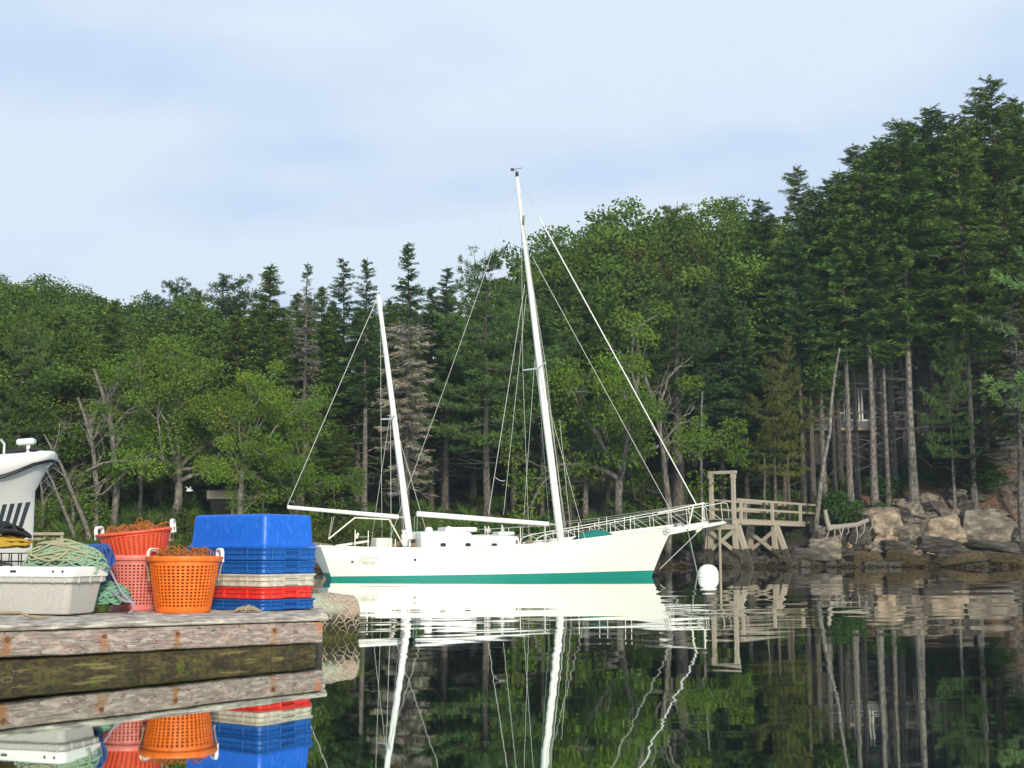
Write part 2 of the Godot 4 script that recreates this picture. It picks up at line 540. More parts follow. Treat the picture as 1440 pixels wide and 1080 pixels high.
func make_kinds() -> void:
	var g1 := Color(0.108, 0.185, 0.042)
	var g2 := Color(0.075, 0.145, 0.045)
	var g3 := Color(0.12, 0.178, 0.038)
	var bark := Color(0.23, 0.195, 0.165)
	var pale := Color(0.34, 0.31, 0.275)
	kinds["spruce_a"] = spruce(11, 0.14, 2.3, 0.95, g1, bark)
	kinds["spruce_b"] = spruce(12, 0.2, 2.0, 0.9, g2, bark)
	kinds["spruce_c"] = spruce(13, 0.12, 2.6, 0.95, g3, bark)
	kinds["spruce_thin"] = spruce(14, 0.45, 1.5, 0.6, g2, pale)
	kinds["spruce_ragged"] = spruce(15, 0.3, 1.9, 0.5, g2 * 0.9, bark)
	kinds["high_a"] = spruce(16, 0.44, 2.7, 0.85, g1, pale, 0.0, pale, 20.0, 0.6)
	kinds["high_b"] = spruce(17, 0.4, 2.9, 0.75, g3, pale * 0.8, 0.0, pale, 20.0, 0.9)
	kinds["high_c"] = spruce(18, 0.48, 2.7, 0.85, g2, bark, 0.0, pale, 20.0, 0.5)
	kinds["tall_a"] = spruce(21, 0.16, 3.3, 0.8, g1, bark, 0.0, pale, 22.0, 0.7)
	kinds["tall_b"] = spruce(22, 0.24, 3.1, 0.62, g3, bark, 0.0, pale, 22.0, 1.0)
	kinds["tall_c"] = spruce(23, 0.3, 2.9, 0.55, Color(0.12, 0.15, 0.04), pale, 0.12, Color(0.3, 0.27, 0.22), 22.0, 1.0)
	kinds["half_dead"] = spruce(19, 0.13, 1.85, 0.8, g2, pale, 0.66, Color(0.36, 0.33, 0.265))
	kinds["gray_dead"] = spruce(20, 0.25, 1.2, 0.5, g2, pale, 0.9, Color(0.23, 0.21, 0.18))
	kinds["pine_a"] = pine(31, 0.27, 3.5, 21, Color(0.081, 0.146, 0.044), bark)
	kinds["pine_b"] = pine(32, 0.32, 3.1, 18, Color(0.091, 0.150, 0.039), pale)
	kinds["pine_high"] = pine(33, 0.48, 3.3, 13, Color(0.058, 0.101, 0.034), bark, 0.36)
	kinds["pine_olive"] = pine(34, 0.36, 2.8, 15, Color(0.111, 0.124, 0.031), bark)
	kinds["pine_light"] = pine(35, 0.38, 3.4, 9, Color(0.117, 0.208, 0.072), bark)
	kinds["broad_a"] = broadleaf(41, 1.0, 0.3, Color(0.1, 0.165, 0.026), pale)
	kinds["broad_b"] = broadleaf(42, 0.8, 0.4, Color(0.115, 0.18, 0.028), pale)
	kinds["broad_c"] = broadleaf(43, 1.1, 0.34, Color(0.1, 0.16, 0.03), bark, 0.11, 190, 55)
	kinds["broad_d"] = broadleaf(44, 0.9, 0.26, Color(0.08, 0.136, 0.028), bark, 0.11, 190, 55)
	kinds["snag_left"] = snag(51, 6.0, Vector3(-2.4, -0.4, 0.3), 0.15, 3, Color(0.33, 0.3, 0.255))
	kinds["snag_fork"] = snag(52, 6.0, Vector3(0.6, -1.5, 0.2), 0.15, 7, Color(0.34, 0.31, 0.265))
	kinds["snag_pole"] = snag(53, 6.0, Vector3(0.05, 0.02, 0.0), 0.085, 0, Color(0.32, 0.31, 0.28))
	kinds["snag_lean"] = snag(54, 8.0, Vector3(1.45, 0.0, -0.2), 0.12, 0, Color(0.33, 0.31, 0.28))
	kinds["bush_a"] = bush(61, Color(0.05, 0.105, 0.026), 0.085, 1.1)
	kinds["bush_b"] = bush(62, Color(0.075, 0.14, 0.028), 0.1, 1.5)
	kinds["bush_c"] = bush(63, Color(0.07, 0.095, 0.026), 0.085, 0.9)
	for k in ["broad_a", "broad_b", "broad_c", "broad_d"]: kinds[k].h = kinds[k].leaf.get_aabb().end.y - 0.15
	kinds["sapling"] = spruce(64, 0.05, 4.4, 0.95, Color(0.075, 0.12, 0.03), bark)

# ---------------------------------------------------------------- the ketch
var ketch: Node3D
var boat_t: Transform3D

func bl(px: float, py: float, w := 0.0) -> Vector3:          # the boat's own coordinates (x forward, z to starboard) of what shows at (px, py) in its lengthwise plane w
	var inv := boat_t.affine_inverse()
	var o := inv * EYE
	var d := inv.basis * (cam_basis * Vector3((px - 720.0) / F, (540.0 - py) / F, -1.0))
	return o + d * ((w - o.z) / d.z)

const SHEER := [[0, 0.98], [0.1, 0.94], [0.25, 0.915], [0.42, 0.95], [0.6, 1.08], [0.78, 1.32], [0.9, 1.53], [1.0, 1.7]]
var LWL := 10.0
const BEAM := [[0, 0.66], [0.06, 0.86], [0.15, 1.12], [0.28, 1.42], [0.45, 1.62], [0.6, 1.58], [0.74, 1.3], [0.86, 0.85], [0.94, 0.42], [0.98, 0.15], [1.0, 0.03]]
const BEAM_WL := [[0, 0.34], [0.06, 0.6], [0.15, 0.95], [0.28, 1.3], [0.45, 1.52], [0.6, 1.42], [0.74, 1.02], [0.86, 0.52], [0.94, 0.2], [0.98, 0.06], [1.0, 0.015]]

func smooth_tab(t: Array, x: float) -> float:
	return (tab(t, x - 0.03) + tab(t, x - 0.015) + tab(t, x) * 2.0 + tab(t, x + 0.015) + tab(t, x + 0.03)) / 6.0 if x > 0.03 and x < 0.97 else tab(t, x)

func hull_point(t: float, y: float, sg: float) -> Vector3:
	var sheer := smooth_tab(SHEER, t)
	var v := clampf(y / sheer, -1.0, 1.0)
	var w: float
	if v >= 0.0: w = lerpf(smooth_tab(BEAM_WL, t), smooth_tab(BEAM, t), 1.0 - pow(1.0 - v, 1.6))
	else: w = smooth_tab(BEAM_WL, t) * sqrt(maxf(0.0, 1.0 - pow(-y / 0.62, 2.0)))
	var x0 := -0.44 * y
	var x1 := LWL + (0.4 * y + 0.06 * y * y if y > 0.0 else 0.5 * y)
	return Vector3(lerpf(x0, x1, t), y, sg * w)

func stripe(t: float) -> float:
	return lerpf(0.1, 0.215, t)

func hull_rows(lo: Callable, hi: Callable, steps: int, sg: float) -> Array:
	var rows := []
	for i in steps + 1:
		var row := []
		for k in 61:
			var t := k / 60.0
			row.append(hull_point(t, lerpf(lo.call(t), hi.call(t), float(i) / steps), sg))
		if sg < 0: row.reverse()
		rows.append(row)
	return rows

func build_ketch() -> void:
	var wa := on_water(467, 815.3)
	var wb := on_water(916, 811.2)
	var yaw := atan2(wa.z - wb.z, wb.x - wa.x)
	wa -= Vector3(sin(yaw), 0, cos(yaw)) * 0.34
	yaw = atan2(wa.z - wb.z, wb.x - wa.x)
	LWL = wa.distance_to(wb)
	boat_t = at(wa, yaw)
	ketch = thing("ketch", "long white two-masted sailing boat with green waterline stripe on a mooring", "sailing boat", boat_t)
	var white: Material = mats["hull"]
	var paint: Material = mats["white_paint"]
	var steel: Material = mats["steel"]
	var sheer := func(t): return smooth_tab(SHEER, t)
	var top := MB.new()
	var low := MB.new()
	for sg in [1.0, -1.0]:
		top.grid(hull_rows(stripe, sheer, 12, sg))
		low.grid(hull_rows(func(_t): return -0.6, stripe, 8, sg))
	for pair in [[top, 0.2, 1.0], [low, -0.6, 0.2]]:          # the raked transom
		var rows := []
		for i in 9:
			var y := lerpf(pair[1], pair[2], i / 8.0)
			rows.append([hull_point(0, y, -1) - Vector3(0.002, 0, 0), Vector3(-0.44 * y - 0.05, y, 0), hull_point(0, y, 1) - Vector3(0.002, 0, 0)])
		pair[0].grid(rows)
	part(ketch, "hull", top.mesh(), white)
	part(ketch, "waterline_stripe", low.mesh(), mats["boot"])
	var deck := MB.new()
	var rows := []
	for k in 41:
		var t := k / 40.0
		var a := hull_point(t, smooth_tab(SHEER, t) - 0.11, -1)
		var b := hull_point(t, smooth_tab(SHEER, t) - 0.11, 1)
		rows.append([a, a.lerp(b, 0.3) + Vector3(0, 0.03, 0), a.lerp(b, 0.7) + Vector3(0, 0.03, 0), b])
	rows.reverse()
	deck.grid(rows)
	part(ketch, "deck", deck.mesh(), mats["deck"])
	for sg in [1.0, -1.0]:
		var rail := MB.new()
		var pts := []
		for k in 51: pts.append(hull_point(k / 50.0, smooth_tab(SHEER, k / 50.0), sg) + Vector3(0, 0.012, 0))
		rail.tube(pts, 0.032, 6)
		part(ketch, "cap_rail", rail.mesh(), paint)
		var strake := MB.new()
		pts = []
		for k in 51: pts.append(hull_point(k / 50.0, smooth_tab(SHEER, k / 50.0) - 0.1, sg))
		strake.tube(pts, 0.013, 5)
		part(ketch, "rubbing_strake", strake.mesh(), white)
	var tr := MB.new()
	tr.tube([hull_point(0, 1.0, -1), hull_point(0, 1.0, 1)], 0.035, 6)
	part(ketch, "cap_rail", tr.mesh(), paint)

	# cabin trunk: an after part a little higher than the fore part, rounded at the front
	var cabin := MB.new()
	var xa := bl(593, 760, 1.0).x
	var xb := bl(668, 760, 1.0).x
	var xc := bl(739, 760, 1.0).x
	var trunk := func(x0: float, x1: float, y1: float, w0: float, w1: float, nose: float) -> void:
		var rr := []
		for q in [[0.62, 0.0], [y1 - 0.07, 0.0], [y1 - 0.03, 0.012], [y1 - 0.005, 0.05], [y1 + 0.03, 0.3], [y1 + 0.05, 0.7]]:
			var ring := []
			for c0 in rr((x1 - x0) * 0.5 - q[1], w0 - q[1], maxf(0.06, 0.12 - q[1] * 0.1), q[0]):
				var cx: float = c0.x / ((x1 - x0) * 0.5)
				c0.z *= lerpf(1.0, w1 / w0, cx * 0.5 + 0.5) - (q[0] - 0.62) * 0.06
				ring.append(Vector3((x0 + x1) * 0.5 + c0.x - (nose * (q[0] - 0.62) if cx > 0.3 else 0.0), q[0], c0.z))
			rr.append(ring)
		cabin.grid(rr, true)
		cabin.fan(rr[-1])
	var y_hi := bl(630, 748, 1.0).y
	var y_lo := bl(700, 753.5, 1.0).y
	trunk.call(xa, xb, y_hi, 1.02, 1.04, 0.1)
	trunk.call(xb - 0.25, xc, y_lo, 1.035, 0.9, 0.22)
	part(ketch, "cabin", cabin.mesh(), paint)
	for q in [[623, 766], [658, 766], [695, 766.5]]:
		var p := bl(q[0], q[1], 1.0)
		p.z = 1.0
		var rim := MB.new()
		var glass := MB.new()
		for g in [[rim, 0.105, 0.068, 0.016], [glass, 0.083, 0.048, 0.022]]:
			var rr := []
			for z in [-0.06, g[3], g[3] + 0.001]:
				var ring := []
				for k in 24:
					var a := TAU * k / 24.0
					var s: float = 0.94 if z > g[3] else 1.0
					ring.append(Vector3(g[1] * s * signf(cos(a)) * pow(absf(cos(a)), 0.7), g[2] * s * signf(sin(a)) * pow(absf(sin(a)), 0.8), z))
				rr.append(ring)
			g[0].grid(rr, true)
			g[0].fan(rr[-1])
		var o := part(ketch, "porthole", rim.mesh(), steel, Transform3D(Basis.IDENTITY, p))
		part(o, "pane", glass.mesh(), mats["dark_glass"])
	for q in [727, 734]:
		var s := MB.new()
		s.box(Vector3(0.03, 0.13, 0.05), Transform3D(Basis.IDENTITY, Vector3(bl(q, 763, 0.93).x, bl(q, 762, 0.93).y, 0.93)))
		part(ketch, "vent_slot", s.mesh(), mats["dark_glass"])
	var hatch := MB.new()
	var hp := bl(643, 747, 0.0)
	hatch.box(Vector3(1.05, 0.14, 0.8), Transform3D(Basis.IDENTITY, Vector3(hp.x, y_hi + 0.09, 0)), 0.03)
	part(ketch, "sliding_hatch", hatch.mesh(), paint)
	hatch = MB.new()
	hatch.box(Vector3(0.55, 0.1, 0.6), Transform3D(Basis.IDENTITY, Vector3(bl(708, 750).x, y_lo + 0.09, 0)), 0.03)
	part(ketch, "fore_hatch", hatch.mesh(), paint)
	for q in [[603, 745], [631, 744]]:
		var dome := MB.new()
		dome.lathe([[0.13, -0.1], [0.12, 0.02], [0.08, 0.075], [0.001, 0.09]], 16)
		part(ketch, "deck_vent", dome.mesh(), paint, Transform3D(Basis.IDENTITY, bl(q[0], q[1], 0.5)))
	var box := MB.new()                                        # white box on the after deck, and the coaming before the cabin
	var bp := bl(537, 765, 0.35)
	box.box(Vector3(0.5, 0.36, 0.6), Transform3D(Basis.IDENTITY, bp), 0.03)
	part(ketch, "deck_box", box.mesh(), mats["cream"])
	box = MB.new()
	box.box(Vector3(0.2, 0.42, 1.5), Transform3D(Basis.IDENTITY, bl(587, 764, 0.0)), 0.03)
	part(ketch, "companionway", box.mesh(), paint)

	# spars
	var spar := func(nm: String, a: Vector3, b: Vector3, r0: float, r1: float) -> MeshInstance3D:
		var m := MB.new()
		var pts := []
		var rad := []
		for i in 7:
			pts.append(a.lerp(b, i / 6.0))
			rad.append(lerpf(r0, r1, pow(i / 6.0, 1.6)))
		m.tube(pts, rad, 12)
		return part(ketch, nm, m.mesh(), paint)
	var main_foot := bl(790, 772)
	var main_top := bl(727, 249)
	var miz_foot := bl(578, 772)
	var miz_top := bl(532, 414)
	var mast := spar.call("main_mast", main_foot, main_top, 0.125, 0.06) as MeshInstance3D
	var mizzen := spar.call("mizzen_mast", miz_foot, miz_top, 0.105, 0.06) as MeshInstance3D
	spar.call("main_boom", bl(586, 722.5), bl(771, 737), 0.085, 0.075)
	spar.call("mizzen_boom", bl(404, 713), bl(560, 727), 0.055, 0.075)
	for q in [[bl(771, 737), bl(782, 738)], [bl(560, 727), bl(569, 728)]]:
		var m := MB.new()
		m.tube([q[0], q[1]], 0.03, 8)
		part(ketch, "gooseneck", m.mesh(), steel)
	var m := MB.new()
	m.lathe([[0.05, 0], [0.055, 0.04], [0.055, 0.16], [0.02, 0.19], [0.001, 0.19]], 12)
	part(mast, "masthead_light", m.mesh(), mats["black"], Transform3D(Basis.IDENTITY, main_top))
	m = MB.new()
	var v := bl(724, 238.5)
	m.tube([main_top + Vector3(0, 0.19, 0), v], 0.007, 4)
	m.tube([bl(720, 239), bl(734, 236)], 0.009, 4)
	m.tri(bl(719, 236), bl(723, 239), bl(719, 241))
	m.box(Vector3(0.12, 0.1, 0.012), Transform3D(Basis.IDENTITY, bl(720.5, 238.5)))
	part(mast, "wind_vane", m.mesh(), mats["black"])
	m = MB.new()
	m.box(Vector3(0.07, 0.32, 0.1), Transform3D(Basis.IDENTITY, bl(735.5, 310, 0.05)))
	part(mast, "radar_bracket", m.mesh(), mats["black"])
	for q in [[mast, main_foot, main_top, 518.0, 0.95, 757.0], [mizzen, miz_foot, miz_top, 589.0, 0.75, 550.0]]:
		var c := bl(q[5] if q[0] == mast else 552.0, q[3])
		for sg in [1.0, -1.0]:
			m = MB.new()
			m.tube([c, c + Vector3(-0.16, 0.05, sg * q[4])], [0.035, 0.022], 6)
			part(q[0], "spreader", m.mesh(), paint)
	# standing and running rigging
	var wire := func(pts: Array, r := 0.006, mt: Material = null, nm := "stay") -> void:
		var w := MB.new()
		w.tube(pts, r, 4)
		part(ketch, nm, w.mesh(), mt if mt else mats["wire"])
	var sag := func(a: Vector3, b: Vector3, s: float) -> Array:
		var pts := []
		for i in 9: pts.append(a.lerp(b, i / 8.0) - Vector3(0, s * 4.0 * (i / 8.0) * (1.0 - i / 8.0), 0))
		return pts
	wire.call([bl(743, 274), bl(760, 309)], 0.007)
	wire.call([bl(758, 305), bl(979, 709)], 0.024, paint, "furled_forestay")
	wire.call([bl(728, 252), bl(743, 274)], 0.007)
	wire.call([bl(749, 362), bl(942, 716)], 0.012)
	wire.call(sag.call(bl(726, 256), bl(572, 690, 0.4), 0.12), 0.008)
	wire.call([bl(572, 690, 0.4), bl(545, 768, 0.9)], 0.008)
	wire.call([bl(727, 256), bl(533, 417)], 0.003)
	wire.call([bl(531, 418), bl(404, 711)], 0.011)
	wire.call([bl(738, 400), bl(687, 722)], 0.011, mats["white_rope"], "topping_lift")
	wire.call([bl(740, 415), bl(708, 724)], 0.008, mats["white_rope"], "topping_lift")
	wire.call(sag.call(bl(696.5, 671), bl(710, 676), 0.05), 0.011, mats["white_rope"], "lashing")
	for sg in [1.0, -1.0]:
		var tip := bl(757, 518) + Vector3(-0.16, 0.05, sg * 0.95)
		var cp := hull_point(0.64, 1.12, sg)
		wire.call([bl(733, 300), tip, cp], 0.008, null, "shroud")
		wire.call([bl(752, 505), hull_point(0.62, 1.1, sg)], 0.008, null, "shroud")
		wire.call([bl(755, 510), hull_point(0.7, 1.18, sg)], 0.008, null, "shroud")
		tip = bl(552, 589) + Vector3(-0.16, 0.05, sg * 0.75)
		cp = hull_point(0.205, 0.93, sg)
		wire.call([bl(535, 432), tip, cp], 0.008, null, "shroud")
		wire.call([bl(549, 580), hull_point(0.17, 0.93, sg)], 0.008, null, "shroud")
		wire.call([bl(551, 580), hull_point(0.27, 0.93, sg)], 0.008, null, "shroud")
	wire.call([bl(731, 270, 0.1), bl(797, 752, 0.16)], 0.008, mats["white_rope"], "halyard")
	wire.call([bl(735, 300, 0.08), bl(789, 752, 0.14)], 0.006, mats["white_rope"], "halyard")
	wire.call([bl(787, 590, 0.12), bl(803, 752, 0.2)], 0.008, mats["white_rope"], "halyard")
	for q in [[583, 726, 582, 760], [587, 726, 586, 760], [470, 726, 463, 756], [467, 727, 462, 757]]:
		wire.call([bl(q[0], q[1]), bl(q[2], q[3])], 0.009, mats["teal_rope"] if q[0] > 500 else mats["white_rope"], "sheet")
	for q in [[682, 740, 684, 748], [687, 740, 688, 748], [706, 738, 707, 748]]:
		m = MB.new()
		m.tube([bl(q[0], q[1]), bl(q[2], q[3], 0.1)], [0.02, 0.07], 8)
		part(ketch, "coiled_sheet", m.mesh(), mats["white_rope"])
	# boom gallows, stanchions and lifelines
	var pipe := func(nm: String, pts: Array, r: float) -> void:
		var w := MB.new()
		w.tube(pts, r, 6)
		part(ketch, nm, w.mesh(), mats["cream"])
	for sg in [0.55, -0.55]:
		pipe.call("boom_gallows", [bl(462, 758, sg), bl(499, 728, sg), bl(547, 730.5, sg), bl(568, 768, sg)], 0.024)
	pipe.call("boom_gallows", [bl(499, 728, -0.55), bl(499, 728, 0.55)], 0.024)
	pipe.call("boomkin", [bl(435, 769, 0.3), bl(470, 770, 0.3)], 0.035)
	pipe.call("boomkin", [bl(437, 772, -0.3), bl(470, 770, -0.3)], 0.035)
	pipe.call("boomkin", [bl(436, 770, -0.35), bl(436, 770, 0.35)], 0.03)
	m = MB.new()
	m.beam(bl(472, 768, 0.3), bl(518, 761, 0.3), 0.16, 0.07)
	part(ketch, "plank", m.mesh(), mats["cream"])
	for q in [[499.5, 745, 769], [518, 746, 769], [556, 758, 770]]:
		pipe.call("stanchion", [bl(q[0], q[1], 0.95), bl(q[0] - 0.5, q[2], 0.95)], 0.016)
	wire.call([bl(499.5, 755, 0.95), bl(518, 755, 0.95)], 0.007, null, "lifeline")
	m = MB.new()
	m.tube([bl(501, 752, 0.9), bl(503.5, 753, 0.9)], 0.07, 10)
	m.tube([bl(499, 755, 0.9), bl(503, 755.5, 0.9)], 0.045, 8)
	part(ketch, "outboard_bracket", m.mesh(), mats["cream"])
	m = MB.new()
	m.lathe([[0.09, 0], [0.09, 0.1], [0.05, 0.14], [0.07, 0.22], [0.09, 0.25], [0.001, 0.26]], 14)
	part(ketch, "winch", m.mesh(), paint, Transform3D(Basis.IDENTITY, bl(568, 757, 0.3)))
	m = MB.new()
	m.lathe([[0.1, 0], [0.12, 0.06], [0.12, 0.2], [0.09, 0.26], [0.001, 0.28]], 14)
	part(ketch, "compass_pod", m.mesh(), paint, Transform3D(Basis.IDENTITY, bl(570, 768, 0.5)))
	for sg in [1.0, -1.0]:
		var tops := []
		for q in [0.33, 0.42, 0.51, 0.58, 0.68, 0.825, 0.845]:
			var b := hull_point(q, smooth_tab(SHEER, q), sg * 0.97)
			var t2 := b + Vector3(0, 0.56, 0)
			pipe.call("stanchion", [b, t2], 0.012)
			tops.append(t2)
		tops.append(bl(975, 709, sg * 0.25))
		wire.call(tops, 0.005, null, "lifeline")
		var mids := []
		for t3 in tops: mids.append(t3 - Vector3(0, 0.28, 0))
		wire.call(mids, 0.004, null, "lifeline")
	# bowsprit and pulpit
	m = MB.new()
	m.beam(bl(930, 747), bl(993, 736), 0.3, 0.13, 0.02)
	part(ketch, "bowsprit", m.mesh(), mats["white_paint"])
	for sg in [0.26, -0.26]:
		pipe.call("pulpit", [bl(925, 722, sg), bl(990, 707, sg)], 0.022)
		pipe.call("pulpit", [bl(968, 742, sg * 0.6), bl(975, 711, sg)], 0.026)
		pipe.call("pulpit", [bl(988, 738, sg * 0.6), bl(988, 708, sg)], 0.026)
		pipe.call("pulpit", [bl(988, 724, sg), bl(993, 736, sg * 0.5)], 0.02)
	pipe.call("pulpit", [bl(990, 707, 0.26), bl(990, 707, -0.26)], 0.022)
	wire.call([bl(928, 800), bl(989, 741)], 0.013, null, "bobstay")
	m = MB.new()
	m.tube([bl(979, 748), bl(986, 743)], 0.05, 8)
	part(ketch, "turnbuckle", m.mesh(), mats["cream"])
	m = MB.new()
	var hw := bl(934, 746.5, 0.12)
	var ring := []
	for k in 21: ring.append(hw + Vector3(cos(TAU * k / 20.0) * 0.1, sin(TAU * k / 20.0) * 0.055, 0.02 + 0.0 * k))
	m.tube(ring, 0.025, 6)
	part(ketch, "hawse_ring", m.mesh(), steel, Transform3D(Basis.IDENTITY, Vector3(0, 0, hull_point(0.955, 1.35, 1).z - 0.12)))
	m = MB.new()
	m.box(Vector3(0.18, 0.12, 0.3), Transform3D(Basis.IDENTITY, bl(953, 738)), 0.03)
	m.tube([bl(958, 740, 0.1), bl(962, 740, 0.1)], 0.06, 10)
	part(ketch, "anchor_roller", m.mesh(), steel)
	for q in [[495.5, 790], [584, 787]]:
		m = MB.new()
		m.tube([Vector3(0, 0, -0.05), Vector3(0, 0, 0.012)], 0.035, 10)
		var t := 0.07 if q[0] < 550 else 0.26
		var y := bl(q[0], q[1], 0.7).y
		var p := hull_point(t, y, 1)
		p.x = bl(q[0], q[1], p.z).x
		part(ketch, "exhaust_port", m.mesh(), mats["black"], Transform3D(Basis.IDENTITY, p))
	# the name on the quarter
	for q in [["SPRING TIDE", 504, 531, 787.0, 0.16], ["SO BRISTOL MAINE", 509, 528, 792.3, 0.08]]:
		var txt := TextMesh.new()
		var f := SystemFont.new()
		f.font_names = ["Droid Serif"]
		txt.font = f
		txt.text = q[0]
		txt.font_size = 32
		txt.pixel_size = 0.01
		txt.depth = 0.004
		txt.horizontal_alignment = HORIZONTAL_ALIGNMENT_LEFT
		var y: float = bl(q[1], q[3], 0.9).y - q[4] * 0.5
		var z0 := 0.8
		var p0 := Vector3.ZERO
		var p1 := Vector3.ZERO
		for pass_ in 6:
			p0 = bl(q[1], q[3], z0)
			z0 = hull_point((p0.x + 0.44 * y) / (LWL + 0.5), y, 1).z
		p0 = bl(q[1], q[3], z0)
		var z1 := z0
		for pass_ in 6:
			p1 = bl(q[2], q[3], z1)
			z1 = hull_point((p1.x + 0.44 * y) / (LWL + 0.5), y, 1).z
		p1 = bl(q[2], q[3], z1)
		p0.y = y
		p1.y = y
		p0.z = z0
		p1.z = z1
		var d := (p1 - p0).normalized()
		var up := (hull_point(0.1, y + q[4], 1) - hull_point(0.1, y, 1)).normalized()
		up = (up - d * up.dot(d)).normalized()
		var nz := d.cross(up)
		var w := txt.get_aabb().size.x
		var hh := txt.get_aabb().size.y
		var s := (p1 - p0).length() / maxf(w, 0.01)
		part(ketch, "name_lettering", txt, mats["letter"], Transform3D(Basis(d * s, up * q[4] / maxf(hh, 0.01), nz), p0 + nz * 0.016 + up * q[4] * 0.5))

	for q in [[588, 757, 0.5, 0.075], [594, 766, 0.7, 0.06], [576, 766, 0.75, 0.06]]:
		m = MB.new()
		m.lathe([[q[3], -0.06], [q[3], 0.02], [q[3] * 0.7, 0.05], [q[3] * 0.75, 0.12], [q[3] * 0.95, 0.15], [0.001, 0.155]], 12)
		part(ketch, "winch", m.mesh(), steel, Transform3D(Basis.IDENTITY, bl(q[0], q[1], q[2])))
	for q in [[553, 768, 0.5], [561, 765, 0.2], [583, 767, 0.4], [744, 763, 0.5]]:
		m = MB.new()
		var pts2 := []
		for k in 40: pts2.append(bl(q[0], q[1], q[2]) + Vector3(cos(k * 0.8) * 0.11, -0.05 + 0.003 * k, sin(k * 0.8) * 0.14))
		m.tube(pts2, 0.012, 4)
		part(ketch, "coiled_line", m.mesh(), mats["tan_rope"])
	m = MB.new()
	m.box(Vector3(0.35, 0.16, 0.5), Transform3D(Basis.IDENTITY, bl(582, 762, 0.1)), 0.03)
	part(ketch, "cockpit_cushion", m.mesh(), mats["black"])

	# things that lie on or hang from the ketch
	var cover := MB.new()
	rows = []
	for i in 9:
		var row := []
		for j in 13:
			var a := j / 12.0
			var x := lerpf(bl(812, 755).x, bl(858, 747).x, a)
			var s := i / 8.0 * 2.0 - 1.0
			var yb := smooth_tab(SHEER, x / (LWL + 0.5)) - 0.09
			var hh := 0.32 * pow(maxf(0.0, 1.0 - s * s), 0.6) * pow(sin(PI * clampf(a * 0.9 + 0.08, 0, 1)), 0.5) + 0.015 * sin(a * 40.0 + i * 2.0)
			row.append(Vector3(x, yb + hh, s * 0.5))
		rows.append(row)
	rows.reverse()
	cover.grid(rows)
	var o := part(self, "sail_bag", cover.mesh(), mats["teal_cloth"], boat_t)
	tag(o, "teal green cloth cover heaped on the foredeck of the white ketch", "cover")
	var line := MB.new()
	var a := boat_t * bl(966, 741)
	var b := on_water(981, 807)
	line.tube([a, a.lerp(b, 0.5) + Vector3(0, -0.03, 0), b, b + Vector3(0.1, -0.5, 0)], 0.022, 6)
	o = part(self, "mooring_rope", line.mesh(), mats["white_rope"])
	tag(o, "pale mooring rope running from the ketch's bowsprit down beside the white buoy", "rope")
	var buoy := thing("mooring_buoy", "round white mooring ball floating off the ketch's bow", "buoy", at(on_water(996, 811.5)))
	var bm := MB.new()
	bm.lathe([[0.001, -0.27], [0.17, -0.22], [0.27, -0.12], [0.325, 0.0], [0.34, 0.1], [0.325, 0.2], [0.27, 0.31], [0.17, 0.385], [0.08, 0.412], [0.001, 0.418]], 28)
	part(buoy, "float", bm.mesh(), mats["white_paint"])
	bm = MB.new()
	bm.lathe([[0.33, 0.015], [0.342, 0.02], [0.342, 0.05], [0.333, 0.055]], 28)
	part(buoy, "waterline_band", bm.mesh(), mats["weed"])

